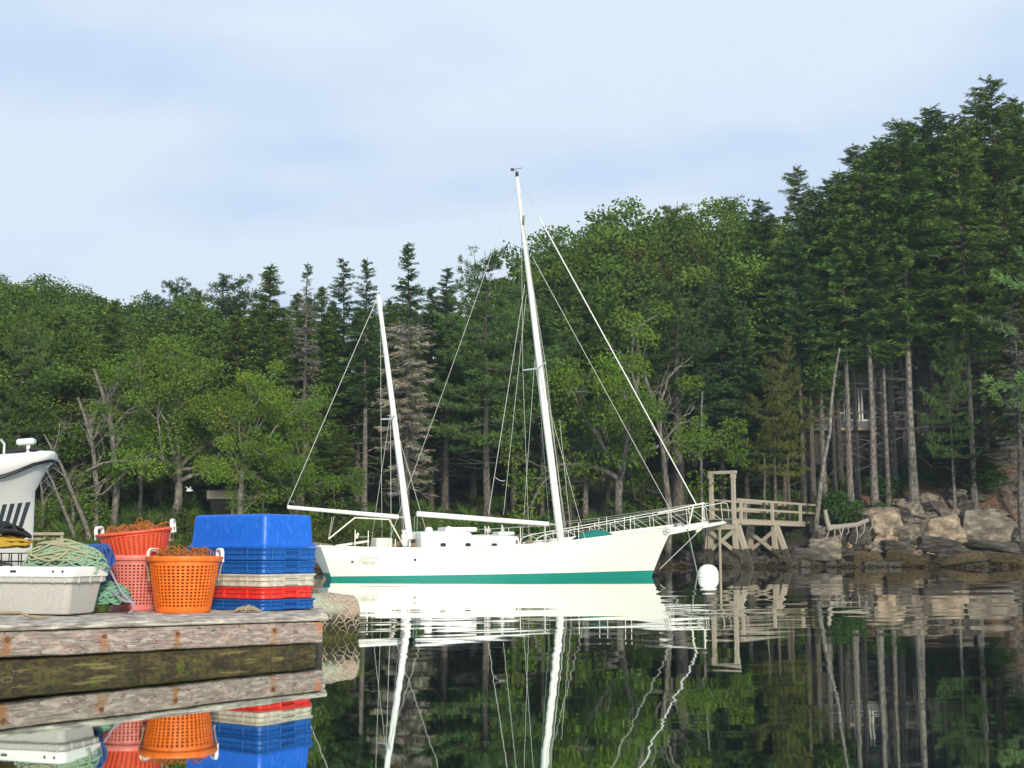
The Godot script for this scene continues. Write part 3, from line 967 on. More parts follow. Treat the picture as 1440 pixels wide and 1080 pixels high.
# ---------------------------------------------------------------- the landing
func build_landing() -> void:
	var wood: Material = mats["gray_wood"]
	var a := P(1036, 729.5, 66.0)
	var b := P(1160, 727.5, 75.0)
	var dir := Vector3(b.x - a.x, 0, b.z - a.z).normalized()
	var back := Vector3(dir.z, 0, -dir.x)
	if back.z > 0: back = -back
	var wide := 1.45
	var y := a.y
	var L := Vector2(b.x - a.x, b.z - a.z).length()
	var pier := thing("wooden_pier", "weathered wooden landing with a gate frame and crossed legs above the rocks", "pier", Transform3D(Basis(dir, Vector3.UP, -back), Vector3(a.x, 0, a.z)))
	# local: x along the walkway to the shore, y up, z towards the viewer (0 at the near edge, -wide at the far one)
	var piece := func(nm: String, p: Vector3, q: Vector3, w: float, h: float) -> void:
		var m := MB.new()
		m.beam(p, q, w, h, 0.008)
		part(pier, nm, m.mesh(), wood)
	# timbers that stand in the tide are dark and slimy up to the high water mark
	var tidal := func(nm: String, p: Vector3, q: Vector3, w: float, h: float) -> void:
		var f := clampf((p.y - 0.95) / (p.y - q.y), 0.1, 0.98)
		piece.call(nm, p, p.lerp(q, f), w, h)
		var m := MB.new()
		m.beam(p.lerp(q, f), q, w * 1.02, h * 1.02, 0.008)
		part(pier, nm + "_foot", m.mesh(), mats["tide_wood"])
	for i in int((L + 0.5) / 0.15):
		piece.call("plank", Vector3(-0.4 + i * 0.15, y - 0.02 + rng.randf() * 0.006, 0.06), Vector3(-0.4 + i * 0.15, y - 0.02, -wide - 0.06), 0.138, 0.04)
	for z in [0.0, -wide]:
		var sg := 1.0 if z == 0.0 else -1.0
		piece.call("edge_beam", Vector3(-0.45, y - 0.16, z), Vector3(L, y - 0.16, z), 0.08, 0.24)
		for yy in [0.99, 0.52]:
			piece.call("rail", Vector3(0.08, y + yy, z), Vector3(L, y + yy - 0.02, z), 0.05, 0.12)
		for f in [0.03, 0.36, 0.68, 0.98]:
			piece.call("post", Vector3(f * L, y - 0.25, z + 0.08 * sg), Vector3(f * L, y + 1.02, z + 0.08 * sg), 0.13, 0.16)
		piece.call("gate_post", Vector3(-0.12, y - 0.4, z - 0.09 * sg), Vector3(-0.12, y + 2.3, z - 0.09 * sg), 0.17, 0.2)
		piece.call("gate_bracket", Vector3(-0.12, y + 2.18, z - 0.2 * sg), Vector3(-0.12, y + 2.18, z + 0.03 * sg), 0.24, 0.22)
	piece.call("gate_lintel", Vector3(-0.12, y + 2.39, 0.1), Vector3(-0.12, y + 2.39, -wide - 0.1), 0.16, 0.16)
	piece.call("cross_beam", Vector3(-0.3, y - 0.42, 0.15), Vector3(-0.3, y - 0.42, -wide - 0.15), 0.14, 0.26)
	# legs in three bents, cross braced
	for q in [[-0.1, -0.7, 1.0], [0.4 * L, -0.3, 1.0], [0.84 * L, 1.0, 0.62]]:
		var x: float = q[0]
		var k: float = q[2]
		for z in [0.0, -wide]:
			var sg := 1.0 if z == 0.0 else -1.0
			tidal.call("leg", Vector3(x, y - 0.28, z - 0.05 * sg), Vector3(x, q[1], z + 0.05 * sg), 0.24 * k, 0.28 * k)
			tidal.call("leg", Vector3(x + 0.05, y - 0.35, z + 0.08 * sg), Vector3(x + 0.1, q[1], z + (0.95 if z == 0.0 else 0.45) * sg), 0.22 * k, 0.26 * k)
		tidal.call("brace", Vector3(x - 0.17, y - 0.5, 0.1), Vector3(x - 0.17, maxf(q[1], 0.0) + 0.4, -wide - 0.6), 0.07, 0.19)
		tidal.call("brace", Vector3(x - 0.25, y - 0.5, -wide - 0.1), Vector3(x - 0.25, maxf(q[1], 0.0) + 0.25, 0.85), 0.07, 0.19)
	piece.call("landing_pole", Vector3(-0.5, y - 0.5, -wide * 0.5), Vector3(-0.5, -0.5, -wide * 0.5), 0.1, 0.1)
	# hinged aluminium gangway down to the float behind the ketch
	var g1 := P(1026, 733, 66.4)
	var g0 := P(752, 787, 57.0)
	var gx := (g1 - g0).normalized()
	var gz := Vector3(-gx.z, 0, gx.x).normalized()
	if gz.z < 0: gz = -gz
	var gy := gz.cross(gx)
	var gl := (g1 - g0).length()
	var gw := thing("gangway", "long white metal gangway with lattice handrails rising to the landing gate", "gangway", Transform3D(Basis(gx, gy, gz), g0))
	var alu: Material = mats["alu"]
	var gm := MB.new()
	for z in [0.0, -1.0]:
		gm.beam(Vector3(0, 0.0, z), Vector3(gl, 0.0, z), 0.08, 0.16)
	part(gw, "side_beam", gm.mesh(), alu)
	for i in int(gl / 0.3):
		gm = MB.new()
		gm.box(Vector3(0.27, 0.03, 0.9), Transform3D(Basis.IDENTITY, Vector3(0.18 + i * 0.3, 0.03, -0.5)))
		part(gw, "tread", gm.mesh(), mats["gray_wood"])
	for z in [0.0, -1.0]:
		var bays := 10
		gm = MB.new()
		var top := [Vector3(0.0, 0.08, z), Vector3(0.05, 0.6, z), Vector3(0.3, 0.92, z), Vector3(0.8, 1.0, z), Vector3(gl - 0.35, 1.0, z), Vector3(gl - 0.08, 0.92, z), Vector3(gl, 0.7, z), Vector3(gl - 0.04, 0.08, z)]
		gm.tube(top, 0.024, 6)
		part(gw, "handrail", gm.mesh(), alu)
		for i in bays:
			var x := gl * (i + 0.6) / bays
			gm = MB.new()
			gm.tube([Vector3(x, 0.07, z), Vector3(x, 1.0, z)], 0.018, 6)
			part(gw, "upright", gm.mesh(), alu)
			if i < bays - 1:
				gm = MB.new()
				gm.tube([Vector3(x, 0.98, z), Vector3(x + gl / bays, 0.1, z)], 0.013, 6)
				part(gw, "lattice_bar", gm.mesh(), alu)
	var fl := thing("landing_float", "low gray timber float under the foot of the gangway", "float", Transform3D(Basis(gx, Vector3.UP, gz), Vector3(g0.x, 0, g0.z)))
	for i in 8:
		gm = MB.new()
		gm.box(Vector3(3.4, 0.05, 0.3), Transform3D(Basis.IDENTITY, Vector3(0.2, 0.28, 0.5 - i * 0.31)))
		part(fl, "plank", gm.mesh(), wood)
	gm = MB.new()
	gm.box(Vector3(3.3, 0.34, 2.4), Transform3D(Basis.IDENTITY, Vector3(0.2, 0.08, -0.58)))
	part(fl, "base", gm.mesh(), mats["moss_wood"])
	# a low fence far left, a shed, a house among the trunks
	var fp := P(66, 758, 55.0)
	var fence := thing("wooden_rail", "low weathered wooden railing on the grass behind the rope heaps", "railing", at(Vector3(fp.x, height(fp.x, fp.z) - 0.1, fp.z)))
	var top_y: float = P(66, 749, 55.0).y - fence.position.y
	for x in [-0.8, -0.05, 0.65]:
		gm = MB.new()
		gm.beam(Vector3(x, 0, 0), Vector3(x, top_y, 0), 0.1, 0.12)
		part(fence, "post", gm.mesh(), wood)
	for k in [1.0, 0.55]:
		gm = MB.new()
		gm.beam(Vector3(-0.95, top_y * k - 0.05, 0.08), Vector3(0.75, top_y * k - 0.05, 0.08), 0.05, 0.12)
		part(fence, "rail", gm.mesh(), wood)
	var sp := P(322, 730, 60.0)
	var gy0 := height(sp.x, sp.z)
	var ridge: float = P(338, 691, 60.0).y - gy0
	var eave: float = P(310, 702, 59.0).y - gy0
	var shed := thing("shed", "small dark shed with a worn gray shingle roof under the broadleaf trees", "shed", at(Vector3(sp.x, gy0 - 0.2, sp.z), 0.25))
	for sd in [[Vector3(-0.85, 0, 1.1), Vector3(0.85, 0, 1.1)], [Vector3(-0.85, 0, -1.1), Vector3(0.85, 0, -1.1)], [Vector3(-0.85, 0, -1.1), Vector3(-0.85, 0, 1.1)], [Vector3(0.85, 0, -1.1), Vector3(0.85, 0, 1.1)]]:
		for k in 9:
			var f := (k + 0.5) / 9.0
			var q: Vector3 = sd[0].lerp(sd[1], f)
			var out := Vector3(q.x if absf(sd[0].x - sd[1].x) < 0.1 else 0.0, 0, q.z if absf(sd[0].z - sd[1].z) < 0.1 else 0.0).normalized()
			var tall := eave + 0.25
			if absf(sd[0].z - sd[1].z) > 0.1: tall += (1.0 - absf(q.z) / 1.1) * (ridge - eave)
			gm = MB.new()
			gm.box(Vector3(0.18 if out.z else 0.03, tall, 0.03 if out.z else 0.235), Transform3D(Basis.IDENTITY, q + Vector3(0, tall * 0.5, 0) + out * (0.004 * (k % 2))))
			part(shed, "board", gm.mesh(), mats["dark_wood"])
	var run := sqrt(1.3 * 1.3 + pow(ridge - eave, 2))
	for sg in [1.0, -1.0]:
		var pitch := atan2(ridge - eave, 1.3)
		for c in 6:
			gm = MB.new()
			gm.box(Vector3(2.1, 0.03, run / 6.0 + 0.05), Transform3D(Basis(Vector3.RIGHT, sg * (pitch + 0.05)), Vector3(0, lerpf(eave, ridge, (c + 0.5) / 6.0) + 0.22, sg * lerpf(1.3, 0.0, (c + 0.5) / 6.0))))
			part(shed, "shingle_course", gm.mesh(), wood)
	var post := MB.new()
	post.beam(Vector3(0.1, 0, 1.2), Vector3(0.1, eave + 0.15, 1.2), 0.1, 0.1)
	part(shed, "corner_post", post.mesh(), wood)
	build_house()

func build_house() -> void:
	var hp := P(1230, 600, 80.5)
	var y0 := P(1235, 620, 80.5).y
	var house := thing("house", "dark blue gray house with white trimmed windows glimpsed between the tall trunks", "house", at(Vector3(hp.x, y0, hp.z), -0.1))
	var wallm: Material = mats["blue_wall"]
	var board := func(par: Node, nm: String, s: Vector3, p: Vector3, mt: Material) -> MeshInstance3D:
		var m := MB.new()
		m.box(s, Transform3D.IDENTITY)
		return part(par, nm, m.mesh(), mt, Transform3D(Basis.IDENTITY, p))
	var w := 9.4
	var h := 5.0
	# front wall pieces round the window openings: openings as [x0, x1, y0, y1]
	var opens := [[-4.1, -3.3, 1.3, 3.2], [-1.85, -0.95, 1.3, 3.3], [-0.75, -0.1, 1.3, 3.3], [0.95, 1.6, 1.5, 3.4], [2.65, 3.75, 1.9, 3.3]]
	var x := -w / 2.0
	for o in opens + [[w / 2.0, w / 2.0, 0, 0]]:
		if o[0] - x > 0.01: board.call(house, "wall", Vector3(o[0] - x, h + 2.0, 0.2), Vector3((o[0] + x) / 2.0, h / 2.0 - 1.0, 0), wallm)
		if o[1] > o[0]:
			var cx: float = (o[0] + o[1]) / 2.0
			board.call(house, "wall", Vector3(o[1] - o[0], o[2] + 2.0, 0.2), Vector3(cx, o[2] / 2.0 - 1.0, 0), wallm)
			board.call(house, "wall", Vector3(o[1] - o[0], h - o[3], 0.2), Vector3(cx, (h + o[3]) / 2.0, 0), wallm)
			var wn := board.call(house, "window", Vector3(o[1] - o[0], o[3] - o[2], 0.02), Vector3(cx, (o[2] + o[3]) / 2.0, -0.04), mats["dark_glass"]) as MeshInstance3D
			var ww: float = o[1] - o[0]
			var wh: float = o[3] - o[2]
			for sg in [-1.0, 1.0]:
				board.call(wn, "frame", Vector3(0.1, wh + 0.1, 0.14), Vector3(sg * ww / 2.0, 0, 0.12), mats["white_paint"])
				board.call(wn, "frame", Vector3(ww - 0.1, 0.1, 0.14), Vector3(0, sg * wh / 2.0, 0.118), mats["white_paint"])
		x = o[1]
	for s in [[Vector3(0.2, h + 2, 7.0), Vector3(-w / 2 + 0.1, h / 2 - 1, -3.6)], [Vector3(0.2, h + 2, 7.0), Vector3(w / 2 - 0.1, h / 2 - 1, -3.6)], [Vector3(w, h + 2, 0.2), Vector3(0, h / 2 - 1, -7.2)]]:
		board.call(house, "wall", s[0], s[1], wallm)
	for sg in [1.0, -1.0]:
		var rf := MB.new()
		rf.box(Vector3(w + 0.9, 0.14, 4.6), Transform3D(Basis(Vector3.RIGHT, sg * 0.5), Vector3(0, h + 0.95, -3.6 + sg * 1.95)))
		part(house, "roof", rf.mesh(), mats["dark_wood"])
	board.call(house, "under_deck_shade", Vector3(6.6, 2.0, 0.06), Vector3(-1.6, -0.58, 1.9), mats["dark_wood"])  # added dark sheet in place of the shade beneath the deck, hides the lower wall
	var base := MB.new()
	for k in 4:
		base.box(Vector3(0.18, 2.4, 0.18), Transform3D(Basis.IDENTITY, Vector3(-4.6 + k * 2.0, -0.6, 2.0)))
	part(house, "deck_post", base.mesh(), mats["gray_wood"])
	board.call(house, "deck", Vector3(6.6, 0.16, 2.2), Vector3(-1.6, 0.55, 1.22), mats["gray_wood"])
	board.call(house, "deck_rail", Vector3(6.6, 0.09, 0.08), Vector3(-1.6, 1.55, 2.2), mats["gray_wood"])
	for k in 12:
		board.call(house, "baluster", Vector3(0.06, 0.9, 0.06), Vector3(-4.7 + k * 0.56, 1.08, 2.2), mats["gray_wood"])

# ---------------------------------------------------------------- the float in the foreground
const RIGHT_END := Vector3(-1.55, 0.326, -10.65)
var along_edge := Vector3(0.674, -0.0146, -0.739).normalized()
var inward := Vector3(-0.739, 0, -0.674).normalized()

func deck_y(x: float, z: float) -> float:
	var u := (x - RIGHT_END.x) * 0.674 + (z - RIGHT_END.z) * -0.739
	return RIGHT_END.y - 0.0216 * u * 0.92

func on_deck(px: float, d: float) -> Vector3:
	var p := P(px, 862, d)
	p.y = deck_y(p.x, p.z)
	return p

func dk(u: float, p: float, y := 0.0) -> Vector3:
	var q := RIGHT_END + along_edge * u + inward * p
	return q + Vector3(0, y, 0)

func painted_timber(w: int, h: int) -> ImageTexture:       # silvered timber with remnants of red paint and rust streaks under its bolts
	var im := Image.create(w, h, false, Image.FORMAT_RGB8)
	var a := FastNoiseLite.new()
	a.seed = 5
	a.frequency = 0.02
	a.fractal_octaves = 5
	for y in h:
		for x in w:
			var grain := a.get_noise_2d(x * 0.7, y * 9.0)
			var blot := a.get_noise_2d(x * 1.6 + 900.0, y * 3.0)
			var red := a.get_noise_2d(x * 0.6 + 4000.0, y * 1.6 + 300.0)
			var pale := smoothstep(0.05, 0.3, a.get_noise_2d(x * 1.1 - 700.0, y * 2.6))
			var c := Color(0.62, 0.56, 0.52).lerp(Color(0.45, 0.415, 0.395), clampf(0.4 + grain * 0.9 + blot * 0.6, 0, 1))
			c = c.lerp(Color(0.8, 0.74, 0.7), pale * 0.42)
			c = c.lerp(Color(0.62, 0.3, 0.3), smoothstep(0.12, 0.42, red) * smoothstep(-0.1, 0.35, a.get_noise_2d(x * 4.5, y * 7.0 + 40.0)) * 0.6)
			c = c.lerp(Color(0.2, 0.17, 0.15), smoothstep(0.36, 0.5, a.get_noise_2d(x * 0.16, y * 13.0 + 600.0)) * 0.75)
			c = c.lerp(Color(0.3, 0.25, 0.22), smoothstep(0.3, 0.5, a.get_noise_2d(x * 1.6, y * 2.2 + 77.0)) * 0.6)
			for b in [0.33, 0.482, 0.62, 0.735, 0.905]:
				var dx: float = absf(x - b * w + a.get_noise_2d(7.0, y * 1.5) * 8.0)
				c = c.lerp(Color(0.58, 0.34, 0.16), (1.0 - smoothstep(1.0, 9.0 + 8.0 * fmod(b * 37.0, 1.0), dx)) * smoothstep(0.1, 0.3, float(y) / h) * (0.25 + 0.4 * fmod(b * 91.0, 1.0)))
			if x > w - 22: c = c.lerp(Color(0.72, 0.4, 0.27), 0.6 * (1.0 - smoothstep(0.2, 0.7, float(y) / h)))
			c = c.lerp(Color(0.3, 0.25, 0.14), smoothstep(0.86, 1.0, float(y) / h + blot * 0.25) * 0.6)
			im.set_pixel(x, y, c)
	return ImageTexture.create_from_image(im)

func mossy_timber(w: int, h: int) -> ImageTexture:
	var im := Image.create(w, h, false, Image.FORMAT_RGB8)
	var a := FastNoiseLite.new()
	a.seed = 9
	a.frequency = 0.02
	a.fractal_octaves = 5
	for y in h:
		for x in w:
			var n1 := a.get_noise_2d(x * 0.7, y * 5.0)
			var n2 := a.get_noise_2d(x * 1.3 + 500.0, y * 5.0)
			var c := Color(0.17, 0.14, 0.085).lerp(Color(0.31, 0.275, 0.135), clampf(0.5 + n1 * 1.1 + a.get_noise_2d(x * 3.0, y * 14.0), 0, 1))
			c = c.lerp(Color(0.33, 0.4, 0.08), smoothstep(0.05, 0.4, n2) * smoothstep(-0.1, 0.3, a.get_noise_2d(x * 0.25, 11.0)) * 0.7)
			c = c.lerp(Color(0.55, 0.5, 0.33), smoothstep(0.3, 0.45, a.get_noise_2d(x * 0.3, y * 5.0 + 90.0)) * 0.6)
			im.set_pixel(x, y, c)
	return ImageTexture.create_from_image(im)

func build_float() -> void:
	var o := thing("floating_dock", "weathered timber float with flaking red paint, heaped with fishing gear", "dock")
	var wob := FastNoiseLite.new()
	wob.seed = 3
	wob.frequency = 1.3
	for i in 11:
		var p := 0.075 + i * 0.15
		var m := MB.new()
		var lead := -0.035 if i == 0 else 0.0
		var ur := p * 0.8 + (0.02 if i % 2 else 0.0) - 0.02
		var a := dk(-5.2, p + lead * 0.5, -0.02)
		var b := dk(ur, p + lead * 0.5, -0.02 + (i % 3) * 0.003)
		m.beam(a, b, 0.14 - lead, 0.04, 0.008)
		part(o, "plank", m.mesh(), mats["dock_wood"])
	var beam := MB.new()                                       # the front timber, its face uneven
	var rows := []
	for q in [[0.12, -0.212], [0.012, -0.217], [0.0, -0.205], [0.0, -0.13], [0.0, -0.058], [0.01, -0.046], [0.12, -0.043]]:
		var row := []
		for k in 61:
			var u := -5.2 + 5.2 * k / 60.0
			row.append(dk(u, q[0] + wob.get_noise_2d(u, q[1] * 6.0) * 0.012 * (1.0 if q[0] < 0.05 else 0.0), q[1] + wob.get_noise_2d(u * 1.5, 5.0 + q[1]) * 0.008))
		rows.append(row)
	beam.grid(rows)
	for k in beam.u.size():                                    # the grain runs along the timber
		var w := beam.v[k]
		beam.u[k] = Vector2(1.0 + (w - RIGHT_END).dot(along_edge) / 5.2, clampf(((RIGHT_END + along_edge * (w - RIGHT_END).dot(along_edge)).y - w.y - 0.04) / 0.2, 0.0, 1.0))
	var endcap := []
	for r in rows: endcap.append(r[60])
	endcap.reverse()
	beam.fan(endcap)
	part(o, "front_timber", beam.mesh(), mats["beam"])
	var low := MB.new()                                        # the round, weed-covered timber under it, half in the water
	var sk := []
	for k in 31:
		var u := -5.2 + 5.17 * k / 30.0
		var ring := []
		for j in 12:
			var a := TAU * j / 12.0
			ring.append(dk(u, 0.21 - signf(cos(a)) * pow(absf(cos(a)), 0.4) * 0.17 + wob.get_noise_2d(u * 1.3, a) * 0.02, 0.0) + Vector3(0, -RIGHT_END.y + 0.0216 * u * 0.55 - 0.03 + signf(sin(a)) * pow(absf(sin(a)), 0.4) * 0.17, 0))
		sk.append(ring)
	low.grid(sk, true, Vector2(1, 1))
	for k in low.u.size(): low.u[k] = Vector2(low.u[k].y * 2.0, low.u[k].x * 2.0)
	low.fan(sk[-1])
	part(o, "lower_timber", low.mesh(), mats["moss"])
	var fill := MB.new()
	fill.beam(dk(-5.0, 0.9, -0.2), dk(0.25, 0.9, -0.2), 1.2, 0.26)
	part(o, "flotation", fill.mesh(), mats["dark_wood"])
	for b in [0.33, 0.482, 0.62, 0.735, 0.905]:
		var bolt := MB.new()
		var u: float = (b - 1.0) * 5.2
		var c := dk(u, -0.006, -0.1)
		bolt.tube([c, c - inward * 0.014], 0.014, 8)
		part(o, "bolt_head", bolt.mesh(), mats["rust"])

func rr(hx: float, hz: float, rad: float, y: float) -> Array:
	var ring := []
	for q in [[1, -1, 0.0], [-1, -1, PI / 2], [-1, 1, PI], [1, 1, PI * 1.5]]:
		for k in 5:
			var a: float = q[2] + PI / 2 * k / 4.0
			ring.append(Vector3(q[0] * (hx - rad) + cos(a) * rad, y, q[1] * (hz - rad) - sin(a) * rad))
	return ring

func tote(nm: String, label: String, base: Vector3, yaw: float, L: float, W: float, H: float, mt: Material, flip := false, group := "") -> Node3D:
	var o := thing(nm, label, "crate", at(base, yaw), group)
	var m := MB.new()
	var rows := []
	var hx := L / 2
	var hz := W / 2
	if flip:                                                   # upside down: smooth walls narrowing to the base, rim below
		for q in [[0.012, 0.0], [0.012, 0.016], [-0.012, 0.02], [-0.02, H * 0.55], [-0.026, H - 0.03], [-0.034, H - 0.01], [-0.055, H - 0.001], [-0.1, H + 0.001]]:
			rows.append(rr(hx + q[0], hz + q[0], 0.055, q[1]))
		m.grid(rows, true)
		m.fan(rows[-1])
		part(o, "body", m.mesh(), mt)
		for sx in [-1.0, 1.0]:
			for z in [-0.16, 0.16]:
				var rib := MB.new()
				rib.beam(Vector3(sx * (hx - 0.016), 0.02, z), Vector3(sx * (hx - 0.038), H - 0.04, z), 0.016, 0.012)
				part(o, "rib", rib.mesh(), mt)
		return o
	for q in [[-0.02, 0.0], [0.0, 0.002], [0.006, 0.01], [0.002, 0.018], [-0.004, H * 0.46], [0.008, H * 0.48], [0.008, H * 0.53], [-0.002, H * 0.55], [0.002, H - 0.022], [0.014, H - 0.018], [0.014, H - 0.004], [0.009, H - 0.001], [-0.02, H - 0.001], [-0.03, H - 0.012], [-0.04, 0.012], [-0.2, 0.011]]:
		rows.append(rr(hx + q[0], hz + q[0], 0.05, q[1]))
	m.grid(rows, true)
	var under: Array = rows[0].duplicate()
	under.reverse()
	m.fan(under)
	m.fan(rows[-1])
	part(o, "body", m.mesh(), mt)
	for sz in [-1.0, 1.0]:
		for k in 3:
			var rib := MB.new()
			rib.box(Vector3(0.01, H - 0.03, 0.016), Transform3D(Basis.IDENTITY, Vector3((k - 1) * L * 0.3, H / 2, sz * (hz + 0.003))))
			part(o, "rib", rib.mesh(), mt)
	for sx in [-1.0, 1.0]:
		for k in [-0.36, -0.13, 0.13, 0.36]:
			var rib := MB.new()
			rib.box(Vector3(0.016, H - 0.03, 0.01), Transform3D(Basis.IDENTITY, Vector3(sx * (hx + 0.003), H / 2, k * W)))
			part(o, "rib", rib.mesh(), mt)
		var g := MB.new()
		g.box(Vector3(0.03, 0.012, W * 0.25), Transform3D(Basis.IDENTITY, Vector3(sx * (hx + 0.008), H * 0.72, 0)))
		g.box(Vector3(0.03, 0.012, W * 0.25), Transform3D(Basis.IDENTITY, Vector3(sx * (hx + 0.008), H * 0.2, 0)))
		part(o, "handle", g.mesh(), mt)
	return o

func basket(label: String, base: Vector3, tilt: Basis, rb: float, rt: float, H: float, mt: Material, turn: float) -> Node3D:
	var o := thing("basket", label, "basket", Transform3D(tilt, base))
	var R := func(y: float) -> float: return lerpf(rb, rt, y / H)
	var m := MB.new()
	m.lathe([[0.001, 0.004], [rb - 0.01, 0.004], [rb, 0.0], [rb + 0.004, 0.012], [R.call(0.05) + 0.001, 0.05]], 48)
	part(o, "base", m.mesh(), mt)
	m = MB.new()
	m.lathe([[R.call(H * 0.84), H * 0.84], [R.call(H * 0.9), H * 0.9], [rt + 0.004, H * 0.905], [rt + 0.018, H * 0.915], [rt + 0.02, H - 0.006], [rt + 0.014, H], [rt - 0.006, H], [rt - 0.008, H * 0.84]], 48)
	part(o, "rim", m.mesh(), mt)
	var rows := 13
	var cols := 44
	m = MB.new()
	for i in rows:
		var y0 := lerpf(0.05, H * 0.842, float(i) / rows)
		var y1 := lerpf(0.05, H * 0.842, float(i + 1) / rows)
		for j in cols:
			var q := []
			for g in [[0.0, 0.0], [1.0, 0.0], [1.0, 1.0], [0.0, 1.0], [0.22, 0.24], [0.78, 0.24], [0.78, 0.76], [0.22, 0.76]]:
				var a: float = TAU * (j + g[0]) / cols
				var y: float = lerpf(y0, y1, g[1])
				var r: float = R.call(y)
				q.append(Vector3(r * cos(a), y, -r * sin(a)))
				if q.size() > 4:
					pass
			for e in 4:
				m.quad(q[e], q[(e + 1) % 4], q[4 + (e + 1) % 4], q[4 + e])
				var i0: Vector3 = q[4 + e]
				var i1: Vector3 = q[4 + (e + 1) % 4]
				var n0 := Vector3(i0.x, 0, i0.z).normalized() * 0.006
				var n1 := Vector3(i1.x, 0, i1.z).normalized() * 0.006
				m.quad(i0, i1, i1 - n1, i0 - n0)
	var lat := part(o, "lattice", m.mesh(), mt)
	lat.set_meta("kind", "stuff")
	for a in [turn, PI - turn * 0.6]:
		m = MB.new()
		var c := Vector3(cos(a), 0, -sin(a)) * (rt + 0.005)
		var t := Vector3(sin(a), 0, cos(a))
		m.tube([c + t * 0.075 + Vector3(0, H - 0.05, 0), c + t * 0.073 + Vector3(0, H + 0.034, 0), c + t * 0.056 + Vector3(0, H + 0.052, 0), c - t * 0.056 + Vector3(0, H + 0.052, 0), c - t * 0.073 + Vector3(0, H + 0.034, 0), c - t * 0.075 + Vector3(0, H - 0.05, 0)], 0.017, 8)
		part(o, "handle", m.mesh(), mats["white_plastic"])
	for a in [turn + 0.25, turn - 0.28, turn + PI - 0.3]:
		m = MB.new()
		var pts := []
		for k in 6:
			var y := H * (0.98 - k * 0.075)
			var r: float = R.call(y) + 0.022 - 0.001 * k
			pts.append(Vector3(r * cos(a + 0.02 * sin(k * 1.7)), y, -r * sin(a + 0.02 * sin(k * 1.7))))
		m.tube(pts, 0.007, 5)
		m.tube([pts[5], pts[5] - Vector3(0, 0.025, 0)], 0.014, 5)
		part(o, "cord", m.mesh(), mats["tan_rope"])
	return o

func filling(label: String, base: Vector3, tilt: Basis, rb: float, rt: float, H: float, crown: float, sd: int) -> void:
	var r := RandomNumberGenerator.new()
	r.seed = sd
	var o := thing("bait_bags", label, "net bags", Transform3D(tilt, base))
	var m := MB.new()
	var f := FastNoiseLite.new()
	f.seed = sd
	f.frequency = 9.0
	var rows := []
	for q in [[0.94, 0.06], [0.94, 0.5], [0.93, 0.9], [0.8, 1.0], [0.6, 1.04], [0.4, 1.07], [0.2, 1.09], [0.01, 1.1]]:
		var ring := []
		for j in 40:
			var a := TAU * j / 40.0
			var y: float = minf(q[1], 0.96) * H + (q[1] - 0.96) * crown * 7.0 * float(q[1] > 0.96)
			var rad: float = (lerpf(rb, rt, minf(q[1], 1.0)) - 0.012) * q[0]
			var p := Vector3(rad * cos(a), y, -rad * sin(a))
			if q[1] > 0.95: p.y += f.get_noise_3dv(p * 1.5) * 0.07 * minf(1.0, (1.0 - q[0]) * 4.0)
			ring.append(p)
		rows.append(ring)
	m.grid(rows, true)
	part(o, "mesh_heap", m.mesh(), mats["bait"])
	m = MB.new()
	for k in 26:
		var a := r.randf() * TAU
		var d := rt * 0.8 * sqrt(r.randf())
		var c := Vector3(d * cos(a), H + crown * (1.0 - d / rt) * 0.9, d * sin(a))
		var pts := []
		var b1 := rdir(r) * r.randf_range(0.03, 0.07)
		var b2 := Vector3(r.randf_range(-1, 1), 0.5, r.randf_range(-1, 1)).normalized() * r.randf_range(0.03, 0.06)
		for s in 12: pts.append(c + b1 * cos(TAU * s / 11.0) + b2 * sin(TAU * s / 11.0) + rdir(r) * 0.004)
		m.tube(pts, 0.005, 4)
	part(o, "twine", m.mesh(), mats["bait_twine"])

# coils thrown on a heap: loops draped over a mound
func heap(r: RandomNumberGenerator, rx: float, rz: float, hh: float, loops: int, rad: float, seg := 30) -> MB:
	var m := MB.new()
	for k in loops:
		var oa := r.randf() * TAU
		var od := 0.42 * sqrt(r.randf())
		var oc := Vector3(cos(oa) * od, 0, sin(oa) * od)
		var k1 := r.randf_range(0.35, 0.62)
		var k2 := r.randf_range(0.3, 0.6)
		var ya := r.randf() * TAU
		var lift := r.randf_range(0.55, 1.0)
		var pts := []
		for s in seg:
			var a := TAU * s / (seg - 1.0)
			var q := Vector3(cos(a) * k1 * (1.0 + 0.1 * sin(3.0 * a + k)), 0, sin(a) * k2).rotated(Vector3.UP, ya) + oc
			var d := minf(q.length(), 1.0)
			pts.append(Vector3(q.x * rx, hh * lift * sqrt(maxf(0.0, 1.0 - d * d)) + rad + 0.006 * sin(a * 5.0 + k), q.z * rz))
		m.tube(pts, rad * r.randf_range(0.85, 1.1), 6, false)
	return m

